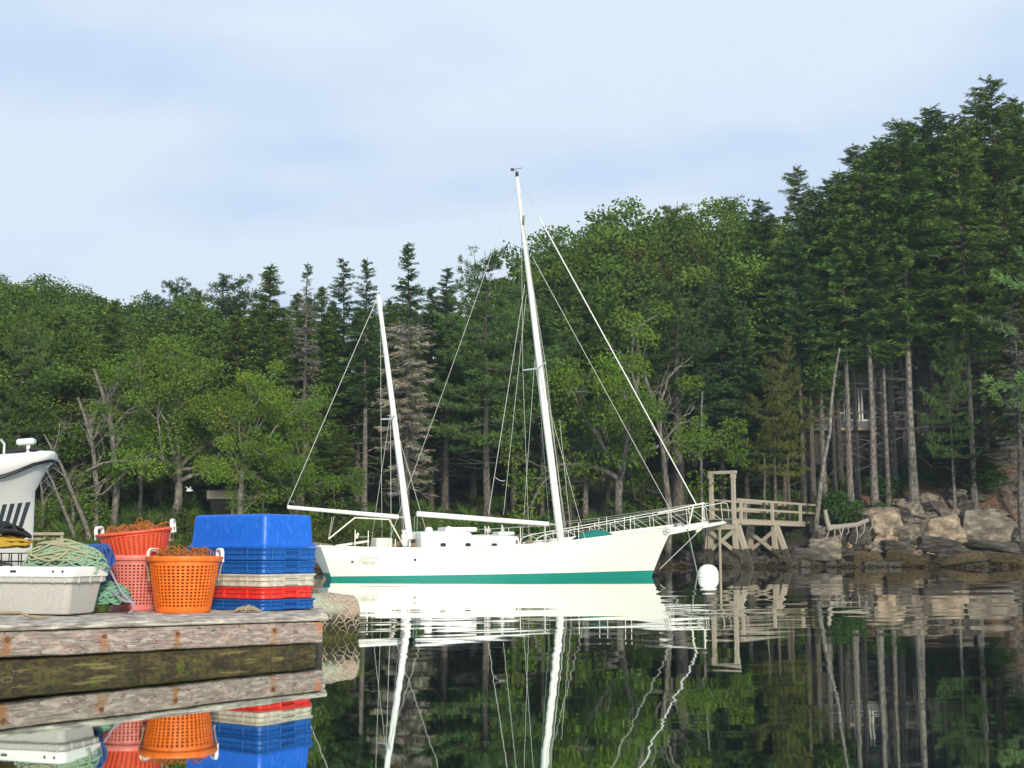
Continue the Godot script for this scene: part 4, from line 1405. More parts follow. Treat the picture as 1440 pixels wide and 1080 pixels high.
func build_gear() -> void:
	var r := RandomNumberGenerator.new()
	r.seed = 77
	# the gray tote in front with its white rim, rope on top
	var gd := on_deck(96, 9.95)
	var yaw := -0.27
	var L := 1.05
	var W := 0.5
	var corner := Vector3(L / 2 - 0.02, 0, W / 2 - 0.02).rotated(Vector3.UP, yaw)
	var base := gd - corner
	base.y = gd.y + 0.003
	var H: float = P(96, 797, 9.95).y - base.y
	var t := thing("tote", "gray plastic tote with white rim heaped with pale green rope", "tote", at(base, yaw))
	var m := MB.new()
	var rows := []
	for q in [[-0.07, 0.0], [-0.055, 0.012], [-0.025, H * 0.6], [-0.022, H * 0.66], [0.0, H * 0.665], [0.004, H * 0.69], [0.004, H * 0.8]]:
		rows.append(rr(L / 2 + q[0], W / 2 + q[0], 0.05, q[1]))
	m.grid(rows, true)
	var under: Array = rows[0].duplicate()
	under.reverse()
	m.fan(under)
	part(t, "body", m.mesh(), mats["gray_plastic"])
	m = MB.new()
	rows = []
	for q in [[-0.03, H * 0.78], [0.014, H * 0.785], [0.016, H * 0.8], [0.012, H * 0.985], [0.004, H], [-0.03, H], [-0.05, H * 0.99], [-0.06, H * 0.5], [-0.2, H * 0.5]]:
		rows.append(rr(L / 2 + q[0], W / 2 + q[0], 0.055, q[1]))
	m.grid(rows, true)
	m.fan(rows[-1])
	part(t, "rim", m.mesh(), mats["white_plastic"])
	for x in [-0.42, -0.12, 0.18, 0.36, 0.46]:
		m = MB.new()
		m.box(Vector3(0.012, H * 0.15, 0.02), Transform3D(Basis.IDENTITY, Vector3(x * L, H * 0.735, W / 2 + 0.006)))
		part(t, "rib", m.mesh(), mats["gray_plastic"])
	for z in [-0.3, 0.0, 0.3]:
		m = MB.new()
		m.box(Vector3(0.02, H * 0.15, 0.012), Transform3D(Basis.IDENTITY, Vector3(L / 2 + 0.006, H * 0.735, z * W)))
		part(t, "rib", m.mesh(), mats["gray_plastic"])
	for q in [[0.02, 0.055], [0.36, 0.018], [0.44, 0.018]]:
		m = MB.new()
		m.box(Vector3(q[1], 0.018, 0.01), Transform3D(Basis.IDENTITY, Vector3(q[0] * L, H * 0.9, W / 2 + 0.013)))
		part(t, "slot", m.mesh(), mats["dark_glass"])
	# ropes
	var rope := func(nm: String, label: String, p: Vector3, mb: MB, mt: Material) -> void:
		var o := thing(nm, label, "rope", at(p))
		part(o, "coil", mb.mesh(), mt)
	var q := P(92, 797, 10.28)
	rope.call("rope_heap", "pale green rope heaped along the top of the gray tote", Vector3(q.x, q.y - 0.06, q.z), heap(r, 0.36, 0.12, 0.25, 90, 0.0075), mats["green_rope"])
	rope.call("rope_heap", "cream rope draped over the pale green heap on the gray tote", Vector3(q.x - 0.04, q.y - 0.03, q.z + 0.02), heap(r, 0.33, 0.11, 0.24, 24, 0.008), mats["cream_rope"])
	q = on_deck(108, 11.0)
	rope.call("rope_heap", "loose mint green rope behind the tote beside the blue hank", q, heap(r, 0.3, 0.25, 0.56, 60, 0.008), mats["mint_rope"])
	q = on_deck(148, 10.72)
	rope.call("rope_pile", "mint green rope piled on the planks between the tote and the pink basket", q, heap(r, 0.26, 0.22, 0.24, 95, 0.0085), mats["mint_rope"])
	# the blue hank hanging over the basket's handle
	var hank := MB.new()
	for k in 40:
		var c := P(138 + r.randf_range(-12, 8), 798, 10.6)
		var w := r.randf_range(0.03, 0.13)
		var tall := r.randf_range(0.15, 0.235)
		var ya := r.randf_range(-0.9, 0.9)
		var pts := []
		for s in 26:
			var a := TAU * s / 25.0
			pts.append(Vector3(c.x, 0, c.z) + Vector3(sin(a) * w * cos(ya), P(134, 766, 10.6).y - tall + cos(a) * tall, sin(a) * w * sin(ya)) + Vector3(-0.07 * (1.0 - cos(a)) * r.randf_range(0.3, 0.8), 0, 0.03 * sin(3.0 * a + k)))
		hank.tube(pts, 0.01, 6, false)
	var o := thing("rope_hank", "bright blue rope hank hanging beside the pink and red baskets", "rope")
	part(o, "coil", hank.mesh(), mats["blue_rope"])
	var low := on_deck(128, 11.05)
	rope.call("rope_pile", "dark blue rope slumped below the bright blue hank", low, heap(r, 0.2, 0.22, 0.36, 26, 0.01), mats["navy_rope"])
	var ln := MB.new()
	var lp := []
	for s in [[143, 772, 10.9], [149, 790, 10.72], [160, 812, 10.6], [170, 832, 10.5], [181, 843, 10.42], [188, 851, 10.4], [187, 858, 10.42], [181, 862, 10.4]]:
		lp.append(P(s[0], s[1], s[2]))
	ln.tube(lp, 0.009, 6)
	lp = []
	for s in [[140, 812, 10.8], [152, 826, 10.65], [164, 838, 10.5], [176, 846, 10.4], [190, 847, 10.42]]:
		lp.append(P(s[0], s[1], s[2]))
	ln.tube(lp, 0.009, 6)
	o = part(self, "line", ln.mesh(), mats["lilac_rope"])
	tag(o, "pale lilac line looping down across the pink basket to the planks", "rope")
	# far left: dark wire trap carrying yellow and black rope
	q = on_deck(10, 10.75)
	var trap := thing("wire_trap", "dark wire trap under the yellow and black ropes behind the gray tote", "trap", at(q + Vector3(-0.16, 0, 0), 0.25))
	var th: float = P(10, 778, 10.75).y - q.y
	for e in [[0.42, 0.24]]:
		for x in 12:
			m = MB.new()
			var xx: float = lerpf(-e[0], e[0], x / 11.0)
			m.tube([Vector3(xx, 0, e[1]), Vector3(xx, th, e[1]), Vector3(xx, th, -e[1]), Vector3(xx, 0, -e[1]), Vector3(xx, 0, e[1])], 0.005, 4)
			part(trap, "hoop", m.mesh(), mats["black"])
		for k in 8:
			m = MB.new()
			var yy := th * k / 7.0
			m.tube([Vector3(-e[0], yy, e[1]), Vector3(e[0], yy, e[1]), Vector3(e[0], yy, -e[1]), Vector3(-e[0], yy, -e[1]), Vector3(-e[0], yy, e[1])], 0.004, 4)
			part(trap, "wire", m.mesh(), mats["black"])
	rope.call("rope_heap", "gray and black rope bundled inside the wire trap", q + Vector3(-0.16, 0.02, 0), heap(r, 0.36, 0.2, th * 0.85, 24, 0.011), mats["slate_rope"])
	rope.call("rope_coil", "yellow rope coil under the black one at the left edge", q + Vector3(-0.13, th, 0), heap(r, 0.4, 0.26, 0.13, 26, 0.012), mats["yellow_rope"])
	rope.call("rope_coil", "black rope coil lying on the yellow one in front of the motorboat", q + Vector3(-0.17, th + 0.085, 0.02), heap(r, 0.34, 0.22, 0.17, 30, 0.0125), mats["black_rope"])
	var cr := MB.new()
	lp = []
	for s in [[-30, 872, 9.05], [8, 869, 9.2], [28, 868, 9.3], [42, 870, 9.3], [47, 873, 9.2], [56, 874, 9.2], [64, 872, 9.25]]:
		var w := P(s[0], s[1], s[2])
		w.y = deck_y(w.x, w.z) + 0.012 + (0.03 if s[0] < 30 else 0.0)
		lp.append(w)
	cr.tube(lp, 0.012, 6)
	o = part(self, "deck_rope", cr.mesh(), mats["tan_rope"])
	tag(o, "frayed tan rope lying on the dock edge below the gray tote", "rope")
	# baskets
	var I := Basis.IDENTITY
	var pb := on_deck(189, 11.3)
	basket("faded pink lattice basket under the tilted red one", pb, I, 0.2, 0.255, 0.475, mats["pink"], 2.6)
	var tilt := Basis(Vector3.FORWARD, -0.1) * Basis(Vector3.RIGHT, 0.06)
	var rb := pb + Vector3(0.0, 0.462, 0)
	var rim_h: float = P(188, 744, 11.3).y - rb.y
	basket("red orange lattice basket tilted on top of the pink basket", rb + Vector3(0.01, -0.02, 0), tilt, 0.25, 0.318, rim_h + 0.01, mats["red_orange"], 0.12)
	filling("orange mesh bait bags heaped in the tilted red basket", rb + Vector3(0.01, -0.02, 0), tilt, 0.25, 0.318, rim_h, 0.07, 5)
	filling("faded bait bags seen through the pink basket's lattice", pb, I, 0.2, 0.255, 0.4, 0.0, 6)
	var ob := on_deck(257, 10.95)
	basket("bright orange lattice basket with white handles standing before the others", ob, I, 0.225, 0.298, 0.47, mats["orange"], 0.5)
	filling("orange mesh bait bags heaped in the bright orange basket", ob, I, 0.225, 0.298, 0.47, 0.06, 8)
	# the stack of crates
	var yw := -0.6
	var cl := 0.99
	var cw := 0.68
	var near := on_deck(369, 11.35)
	var off := Vector3(cl / 2 - 0.015, 0, cw / 2 - 0.015).rotated(Vector3.UP, yw)
	var sb := near - off
	sb.y = near.y + 0.004
	var ys := []
	for yy in [862.0, 843.6, 826.0, 807.5, 788.5, 769.0, 722.0]: ys.append(P(375, yy, 11.35).y)
	tote("fish_crate", "blue ribbed crate at the bottom of the stack, on the planks", Vector3(sb.x, sb.y, sb.z), yw, cl - 0.012, cw - 0.012, ys[1] - sb.y - 0.001, mats["blue_plastic"])
	tote("fish_crate", "red plastic crate in the stack between the white and the lowest blue one", Vector3(sb.x, ys[1], sb.z), yw, cl - 0.03, cw - 0.03, ys[2] - ys[1] - 0.001, mats["red_plastic"])
	tote("fish_crate", "dirty white crate in the middle of the stack", Vector3(sb.x, ys[2], sb.z), yw, cl - 0.01, cw - 0.01, ys[3] - ys[2] - 0.001, mats["dirty_white"])
	tote("fish_crate", "blue ribbed crate resting on the dirty white one", Vector3(sb.x, ys[3], sb.z), yw, cl - 0.008, cw - 0.008, ys[4] - ys[3] - 0.001, mats["blue_plastic"])
	tote("fish_crate", "blue ribbed crate directly under the upturned tub", Vector3(sb.x, ys[4], sb.z), yw + 0.004, cl, cw, ys[5] - ys[4] - 0.001, mats["blue_plastic"])
	tote("fish_tub", "large smooth blue tub turned upside down on top of the crate stack", Vector3(sb.x, ys[5], sb.z), yw, cl + 0.0, cw - 0.01, ys[6] - ys[5], mats["blue_tub"], true)
	# a few short ends and a knot before the crates
	var kn := MB.new()
	var kc := on_deck(348, 10.98)
	for k in 7:
		var a := r.randf_range(-0.5, 0.5)
		var pts := []
		for s in 8:
			var f := s / 7.0 * 2.0 - 1.0
			pts.append(kc + Vector3(f * 0.11 * cos(a) + r.randf_range(-0.01, 0.01), 0.014 + 0.05 * (1.0 - f * f) * r.randf_range(0.3, 1.0), f * 0.06 * sin(a) + r.randf_range(-0.02, 0.02)))
		kn.tube(pts, 0.011, 6)
	kn.tube([kc + Vector3(-0.02, 0.03, 0.02), kc + Vector3(0.03, 0.05, 0.02)], 0.026, 8)
	o = part(self, "rope_knot", kn.mesh(), mats["tan_rope"])
	tag(o, "small bundle of pale rope ends on the planks before the crates", "rope")
	# net covered fender afloat at the end of the dock
	var ft := P(462, 836, 12.9)
	var fr := 0.235
	var fc := Vector3(ft.x, ft.y - fr, ft.z)
	var dir := Vector3(0.93, 0, -0.36).normalized()
	var fb := Basis(dir, Vector3.UP, dir.cross(Vector3.UP))
	var fen := thing("net_fender", "pale rope netted float bobbing in the water at the end of the dock", "float", Transform3D(fb, fc))
	m = MB.new()
	rows = []
	var fn := FastNoiseLite.new()
	fn.frequency = 3.0
	var prof := [[-0.34, 0.01], [-0.34, 0.7], [-0.32, 0.9], [-0.28, 1.0], [-0.1, 1.02], [0.05, 1.02], [0.18, 1.0], [0.24, 0.93], [0.28, 0.78], [0.29, 0.5], [0.29, 0.01]]
	var skin := func(x: float, a: float, k: float) -> Vector3:
		var rad := 0.01
		for i in range(1, prof.size()):
			if x <= prof[i][0] or i == prof.size() - 1:
				rad = lerpf(prof[i - 1][1], prof[i][1], clampf((x - prof[i - 1][0]) / maxf(0.001, prof[i][0] - prof[i - 1][0]), 0, 1))
				break
		rad *= 1.0 + 0.16 * fn.get_noise_3d(x * 1.6, sin(a) * 0.4, cos(a) * 0.4)
		return Vector3(x, sin(a) * (fr * rad + k) * (1.3 if sin(a) < 0 else 1.0), cos(a) * (fr * rad + k))
	for p2 in prof:
		var ring := []
		for j in 28:
			var a := TAU * j / 28.0
			var lump := 1.0 + 0.16 * fn.get_noise_3d(p2[0] * 1.6, sin(a) * 0.4, cos(a) * 0.4)
			ring.append(Vector3(p2[0], lump * sin(a) * fr * p2[1] * (1.3 if sin(a) < 0 else 1.0), lump * cos(a) * fr * p2[1]))
		rows.append(ring)
	m.grid(rows, true)
	for k in m.v.size():
		var w := m.v[k]
		var mixf := smoothstep(-0.05, 0.22, w.x + fn.get_noise_3dv(w * 2.0) * 0.2)
		var cc := Color(0.5, 0.6, 0.48).lerp(Color(0.62, 0.45, 0.35), mixf)
		cc = cc.lerp(Color(0.03, 0.027, 0.018), smoothstep(0.12, 0.0, w.y + fn.get_noise_3dv(w * 3.0) * 0.12))
		cc = cc.lerp(Color(0.09, 0.1, 0.02), smoothstep(-0.12, -0.17, w.y))
		m.c[k] = cc
	part(fen, "core", m.mesh(), mats["vertex_soft"])
	m = MB.new()
	for sg in [1.0, -1.0]:
		for k in 19:
			var pts := []
			for s in 22:
				var x := lerpf(-0.33, 0.275, s / 21.0)
				pts.append(skin.call(x, TAU * k / 19.0 + sg * x * 4.2 + 0.1 * sin(s * 0.9 + k * 2.3) + 0.05 * sin(s * 2.1 + k), 0.006 + 0.002 * sg))
			var before := m.v.size()
			m.tube(pts, 0.0062, 5, false)
			for j in range(before, m.v.size()):
				var low2 := smoothstep(0.03, -0.14, m.v[j].y + fn.get_noise_3dv(m.v[j] * 2.0) * 0.08)
				m.c[j] = Color(0.64, 0.53, 0.41).lerp(Color(0.16, 0.15, 0.05), low2)
	part(fen, "netting", m.mesh(), mats["vertex_soft"])

# ---------------------------------------------------------------- white motorboat beyond the dock
func build_motorboat() -> void:
	var yaw := 0.12
	var tip := P(71, 634, 11.9)
	var o := thing("motorboat", "white motorboat with flared bow and black hull stripes behind the dock", "motorboat", Transform3D(Basis(Vector3.UP, yaw), Vector3(tip.x, 0, tip.z)))
	var topy := tip.y
	var hull := func(s: float, v: float, sg: float) -> Vector3:      # s 0 bow .. 1 stern, v 0 keel .. 1 gunwale
		var y := lerpf(-0.35, lerpf(topy, topy * 0.72, pow(s, 0.7)), v)
		var over := lerpf(0.0, 1.0, smoothstep(0.84, 0.94, v))           # the flare overhangs the stem
		var x0 := lerpf(-0.12 - 0.3 * (1.0 - minf(v * 3.0, 1.0)), 0.0, over)
		var b := pow(clampf(s / 0.5, 0.0, 1.0), lerpf(0.72, 0.48, smoothstep(0.62, 1.0, v))) * lerpf(0.72, 1.18, smoothstep(0.25, 1.0, v)) * smoothstep(0.0, 0.3, v)
		return Vector3(x0 - s * 6.0, y, sg * b)
	var low_edge := func(s: float) -> float: return lerpf(0.952, 0.888, smoothstep(0.0, 0.06, s))
	var shell := MB.new()
	for sg in [1.0, -1.0]:
		var rows := []
		for i in 15:
			var row := []
			for k in 40:
				row.append(hull.call(pow(k / 39.0, 1.8), i / 14.0 * (low_edge.call(pow(k / 39.0, 1.8)) + 0.01), sg))
			if sg > 0: row.reverse()
			rows.append(row)
		shell.grid(rows)
	var rows2 := []
	for i in 15: rows2.append([hull.call(1.0, i / 14.0 * 0.9, -1.0), hull.call(1.0, i / 14.0 * 0.9, 1.0)])
	shell.grid(rows2)
	part(o, "hull", shell.mesh(), mats["gelcoat"])
	var gun := MB.new()
	for sg in [1.0, -1.0]:
		var rows := []
		for q in [[0.885, 0.0], [0.885, 0.03], [0.92, 0.05], [0.96, 0.055], [0.99, 0.04], [1.0, 0.0], [1.0, -0.12]]:
			var row := []
			for k in 40:
				var p: Vector3 = hull.call(pow(k / 39.0, 1.8), lerpf(low_edge.call(pow(k / 39.0, 1.8)), 1.0, (q[0] - 0.885) / 0.115), sg)
				p += Vector3(0.9 * q[1] if k < 4 else 0.25 * q[1], 0.0, sg * q[1] * (0.2 if k == 0 else 1.0))
				if q[1] < 0 and k < 2: p.z = 0.0
				row.append(p)
			if sg > 0: row.reverse()
			rows.append(row)
		gun.grid(rows)
	part(o, "gunwale", gun.mesh(), mats["white_paint"])
	for q in [[0.885, 0.034, 0.011], [0.9, 0.045, 0.007]]:
		for sg in [1.0, -1.0]:
			var m := MB.new()
			var pts := []
			for k in 40:
				var p: Vector3 = hull.call(pow(k / 39.0, 1.8), lerpf(low_edge.call(pow(k / 39.0, 1.8)), 1.0, (q[0] - 0.885) / 0.115), sg)
				pts.append(p + Vector3(0.9 * q[1] if k < 4 else 0.25 * q[1], 0, sg * q[1] * (0.2 if k == 0 else 1.0)))
			m.tube(pts, q[2], 5)
			part(o, "rub_rail", m.mesh(), mats["black"])
	var deck := MB.new()
	var rows3 := []
	for k in 24:
		var s := pow(k / 23.0, 1.6)
		var a: Vector3 = hull.call(s, 0.93, -1.0)
		var b: Vector3 = hull.call(s, 0.93, 1.0)
		rows3.append([a, (a + b) * 0.5 + Vector3(0, 0.05, 0), b])
	deck.grid(rows3)
	part(o, "deck", deck.mesh(), mats["white_paint"])
	for k in 5:                                                # slanting stripes on the flare, following the hull
		var m := MB.new()
		var rows := []
		for i in 5:
			var v := lerpf(0.6, 0.78, i / 4.0)
			var s0 := 0.004 + k * 0.0095 + (4 - i) * 0.004
			var w := 0.0055 if k < 4 else 0.12
			var row := []
			for j in 4:
				var p: Vector3 = hull.call(s0 + w * j / 3.0, v, 1.0)
				row.append(p + Vector3(0.003, 0, 0.006))
			row.reverse()
			rows.append(row)
		m.grid(rows)
		part(o, "hull_stripe", m.mesh(), mats["stripe"])
	var lp: Vector3 = P(42, 627, 11.95) - Vector3(tip.x, 0, tip.z)
	var m2 := MB.new()
	m2.tube([lp + Vector3(0, -0.1, 0), lp + Vector3(0, 0.03, 0)], 0.02, 8)
	m2.box(Vector3(0.16, 0.055, 0.12), Transform3D(Basis(Vector3.BACK, 0.1), lp + Vector3(-0.02, 0.035, 0)), 0.015)
	part(o, "bow_light", m2.mesh(), mats["white_paint"])
	var m3 := MB.new()
	var cp: Vector3 = P(4, 630, 11.9) - Vector3(tip.x, 0, tip.z)
	m3.tube([cp + Vector3(-0.05, -0.05, 0), cp + Vector3(-0.05, 0.05, 0), cp + Vector3(0.0, 0.07, 0), cp + Vector3(0.03, 0.03, 0), cp + Vector3(0.03, -0.07, 0)], 0.014, 6)
	part(o, "bow_rail", m3.mesh(), mats["steel"])
	var m4 := MB.new()
	m4.tube([lp + Vector3(-0.2, -0.06, 0), lp + Vector3(0.1, -0.03, 0), lp + Vector3(0.2, -0.09, 0.02)], 0.02, 6)
	part(o, "anchor_line", m4.mesh(), mats["black"])

# ---------------------------------------------------------------- land, rocks and ground cover
func build_land() -> void:
	var m := MB.new()
	var cols := 190
	var ts := []
	var t := -8.0
	while t < 200.0:
		ts.append(t)
		t += 0.4 if t < 10.0 else (1.2 if t < 30.0 else 6.0)
	var soil := FastNoiseLite.new()
	soil.seed = 21
	soil.frequency = 0.25
	soil.fractal_octaves = 4
	var rows := []
	var cc := []
	for tt in ts:
		var row := []
		for k in cols + 1:
			var px := lerpf(-900.0, 2500.0, float(k) / cols)
			var d: float = tab(SHORE, px) + tt
			var x := (px - 720.0) / F * d * cos(PITCH)
			var y := ground(px, tt)
			row.append(Vector3(x, y, -d))
			var n := soil.get_noise_2d(x, d)
			var c := Color(0.11, 0.088, 0.055)
			var wood := Color(0.035, 0.045, 0.02).lerp(Color(0.075, 0.055, 0.035), clampf(0.5 + n, 0, 1))
			var grass := Color(0.1, 0.11, 0.03)
			var bare := Color(0.34, 0.2, 0.115).lerp(Color(0.27, 0.23, 0.2), clampf(0.5 + n * 1.8, 0, 1))
			c = c.lerp(wood, smoothstep(1.2, 3.0, tt))
			c = c.lerp(grass, smoothstep(1.4, 2.4, tt) * (1.0 - smoothstep(5.0, 9.0, tt)) * (1.0 - smoothstep(480.0, 640.0, px)))
			c = c.lerp(bare, smoothstep(1.5, 2.5, tt) * (1.0 - smoothstep(6.5, 10.0 + n * 4.0, tt)) * smoothstep(1150.0, 1220.0, px))
			cc.append(c)
		rows.append(row)
	rows.reverse()
	m.grid(rows)
	var w := cols + 1
	for i in rows.size():
		for k in w: m.c[i * w + k] = cc[(rows.size() - 1 - i) * w + k]
	structure("ground", m.mesh(), mats["ground"])

func boulder_mesh(sd: int) -> ArrayMesh:                     # a block split along rough planes
	var r := RandomNumberGenerator.new()
	r.seed = sd
	var cuts := []
	for d in [Vector3.RIGHT, Vector3.LEFT, Vector3.UP, Vector3.DOWN, Vector3.BACK, Vector3.FORWARD]:
		cuts.append([(d + rdir(r) * 0.3).normalized(), r.randf_range(0.5, 0.66)])
	for k in 7: cuts.append([rdir(r), r.randf_range(0.6, 0.82)])
	var f := FastNoiseLite.new()
	f.seed = sd
	f.frequency = 2.4
	var m := MB.new()
	var rows := []
	for i in 17:
		var ring := []
		var e := lerpf(-PI / 2, PI / 2, i / 16.0)
		for j in 26:
			var a := TAU * j / 26.0
			var p := Vector3(cos(e) * cos(a), sin(e), -cos(e) * sin(a))
			for pass_ in 2:
				for c in cuts:
					var over: float = p.dot(c[0]) - c[1]
					if over > 0: p -= c[0] * over
			ring.append(p * (1.35 + f.get_noise_3dv(p * 1.4) * 0.16))
		rows.append(ring)
	m.gridf(rows, true)
	return m.mesh()

func build_rocks() -> void:
	var meshes := []
	for k in 6: meshes.append(boulder_mesh(100 + k))
	# column, row of the middle, metres from the shore line, width and height in metres, mesh, stone, label
	var list := [
		[1240, 738, 3.0, 2.1, 1.5, 0, "tan", "large tan boulder on the bank beside the fallen root, left of two others"],
		[1318, 746, 2.8, 2.5, 1.5, 1, "tan", "large tan boulder with a flat split face in the middle of the bank"],
		[1382, 745, 2.9, 2.9, 1.5, 2, "gray", "wide gray boulder with a tan face at the right of the bank"],
		[1424, 744, 3.0, 0.9, 0.7, 3, "gray", "small gray rock right of the wide gray boulder"],
		[1160, 774, 1.7, 1.9, 1.1, 4, "gray", "leaning gray slab by the water at the landing's shore end"],
		[1208, 752, 2.5, 1.1, 0.9, 5, "dark", "dark rock under the roots of the fallen trunk"],
		[1278, 752, 2.4, 1.2, 0.9, 0, "gray", "squat gray rock between the two tan boulders"],
		[1262, 768, 1.8, 1.6, 0.6, 1, "dark", "dark low rock in front of the squat gray one"],
		[1316, 768, 1.9, 2.3, 0.7, 2, "dark", "dark slab under the flat faced tan boulder"],
		[1394, 768, 2.0, 2.4, 0.5, 3, "dark", "long thin dark ledge under the wide gray boulder"],
		[1350, 720, 4.6, 1.2, 0.9, 4, "gray", "gray rock in the soil above the flat faced tan boulder"],
		[1305, 706, 5.2, 1.1, 0.8, 5, "gray", "gray rock at the top of the bare bank"],
		[1400, 700, 5.6, 1.3, 1.0, 0, "gray", "pale gray rock in the brown slope near the right edge"],
		[1428, 668, 7.5, 1.2, 1.0, 1, "dark", "dark rock high in the brown slope at the right edge"],
		[1178, 752, 2.9, 1.2, 0.8, 2, "dark", "dark rock against the landing's last legs"],
		[1134, 781, 1.5, 1.9, 0.7, 3, "dark", "broad dark rock under the shore end of the landing"],
		[1060, 789, 1.1, 1.2, 0.45, 4, "dark", "dark rock between the first and second legs of the landing"],
		[1022, 789, 1.6, 1.2, 0.45, 5, "dark", "dark rock behind the landing's first crossed legs"],
		[975, 786, 1.3, 1.7, 0.7, 0, "dark", "dark rock on the shore behind the white buoy"],
		[1215, 785, 0.9, 1.8, 0.6, 1, "weed", "brown weed covered rock below the fallen root"],
		[1272, 786, 0.8, 2.0, 0.6, 2, "weed", "brown weed covered rock below the tan boulders"],
		[1345, 786, 0.8, 2.2, 0.55, 3, "weed", "brown weed covered rock below the wide gray boulder"],
		[1415, 786, 0.9, 2.4, 0.6, 4, "weed", "brown weed covered rock at the right edge of the shore"],
		[446, 788, 1.2, 1.4, 1.2, 5, "gray", "gray rock on the far shore behind the ketch's stern"],
		[424, 790, 1.6, 1.2, 0.9, 0, "gray", "gray rock behind the crate stack on the far shore"],
		[1450, 716, 4.4, 1.5, 1.2, 1, "gray", "broken gray rock face cut by the right edge"],
	]
	for q in list:
		var px: float = q[0]
		var d: float = tab(SHORE, px) + q[2]
		var p := P(px, q[1], d)
		rng.seed = int(px)
		var b := Basis(Vector3.UP, rng.randf_range(-0.5, 0.5)) * Basis(Vector3.FORWARD, rng.randf_range(-0.15, 0.15)).scaled_local(Vector3(q[3] * 0.62, q[4] * 0.66, q[3] * 0.5))
		var o := part(self, "boulder", meshes[q[5]], mats["stone_" + q[6]], Transform3D(b, p))
		tag(o, q[7], "rock")
	# the broken ledge that the large boulders are part of
	var ledge := thing("rock_ledge", "fractured gray brown ledge of small blocks along the foot of the bank at the right", "ledge")
	rng.seed = 909
	for k in 150:
		var px := rng.randf_range(1150.0, 1640.0)
		var t := rng.randf_range(1.2, 5.2)
		var d := tab(SHORE, px) + t
		var sz := rng.randf_range(0.28, 0.75)
		var x := (px - 720.0) / F * d * cos(PITCH)
		var b := Basis(Vector3.UP, rng.randf() * TAU) * Basis(Vector3.RIGHT, rng.randf_range(-0.25, 0.25)).scaled_local(Vector3(sz * rng.randf_range(0.8, 1.8), sz * rng.randf_range(0.45, 0.9), sz))
		part(ledge, "rock", meshes[k % 6], mats["stone_" + (["dark", "gray", "tan", "gray", "dark"][k % 5] if t > 2.0 else "dark")], Transform3D(b, Vector3(x, ground(px, t) + sz * 0.15, -d)))
	# loose stones and weed along the tide line: nobody could count them
	for s in [["beach_stones", "stone_dark", 620, 0.3, 3.2, 0.14, 0.4, "broken dark stones scattered along the whole tide line"], ["rockweed", "weed", 1500, -0.4, 1.7, 0.12, 0.34, "brown rockweed lying along the foot of the shore"]]:
		var mm := MultiMesh.new()
		mm.transform_format = MultiMesh.TRANSFORM_3D
		mm.mesh = meshes[3] if s[0] == "beach_stones" else weed_mesh()
		mm.instance_count = s[2]
		rng.seed = hash(s[0])
		for k in s[2]:
			var px := rng.randf_range(380.0, 1650.0)
			var t := rng.randf_range(s[3], s[4])
			var d := tab(SHORE, px) + t
			var sz := rng.randf_range(s[5], s[6])
			var x := (px - 720.0) / F * d * cos(PITCH)
			mm.set_instance_transform(k, Transform3D(Basis(Vector3.UP, rng.randf() * TAU).scaled_local(Vector3(sz, sz * 0.7, sz)), Vector3(x, ground(px, t) + sz * 0.12, -d)))
		var o := MultiMeshInstance3D.new()
		o.name = s[0]
		o.multimesh = mm
		o.material_override = mats[s[1]]
		add_child(o)
		tag(o, s[7], "stones" if s[0] == "beach_stones" else "seaweed")
		o.set_meta("kind", "stuff")
	# the fallen trunk with hanging roots, and its upright butt
	var log_ := thing("driftwood", "bleached fallen trunk with hanging roots and an upturned end beside the landing", "driftwood")
	var m := MB.new()
	var d0 := 70.6
	m.tube([P(1164, 742, d0 - 0.6), P(1180, 741, d0 - 0.4), P(1205, 738, d0), P(1228, 728, d0 + 0.8), P(1244, 716, d0 + 1.8)], [0.17, 0.15, 0.14, 0.12, 0.08], 9)
	part(log_, "trunk", m.mesh(), mats["driftwood"])
	m = MB.new()
	m.tube([P(1167, 746, d0 - 0.6), P(1163, 733, d0 - 0.6), P(1160, 717, d0 - 0.6)], [0.16, 0.13, 0.11], 7)
	part(log_, "upturned_end", m.mesh(), mats["driftwood"])
	for q in [[1166, 745, 1155, 762], [1174, 744, 1168, 762], [1186, 742, 1172, 772], [1192, 742, 1190, 752], [1204, 740, 1203, 765], [1216, 736, 1208, 757], [1180, 744, 1179, 756], [1226, 730, 1222, 748]]:
		m = MB.new()
		var a := P(q[0], q[1], d0 - 0.45)
		var b := P(q[2], q[3], d0 - 0.9)
		m.tube([a, a.lerp(b, 0.5) + Vector3(0.06, -0.05, 0.15), b], [0.05, 0.035, 0.018], 5)
		part(log_, "root", m.mesh(), mats["driftwood"])
	for q in [[1318, 626, 1332, 655, 7.0], [1332, 655, 1346, 682, 6.0]]:
		pass
	var br := MB.new()
	br.tube([P(1353, 634, 76.0), P(1357, 655, 75.4), P(1366, 668, 75.2), P(1378, 682, 75.0)], [0.06, 0.055, 0.05, 0.03], 5)
	var o2 := part(self, "fallen_branch", br.mesh(), mats["driftwood"])
	tag(o2, "bare white curved branch hanging down the slope at the right", "branch")
	br = MB.new()
	br.tube([P(1382, 661, 75.5), P(1405, 655, 75.3), P(1426, 652, 75.2)], [0.05, 0.045, 0.03], 5)
	o2 = part(self, "fallen_branch", br.mesh(), mats["driftwood"])
	tag(o2, "thin bare pole lying level on the brown slope near the right edge", "branch")

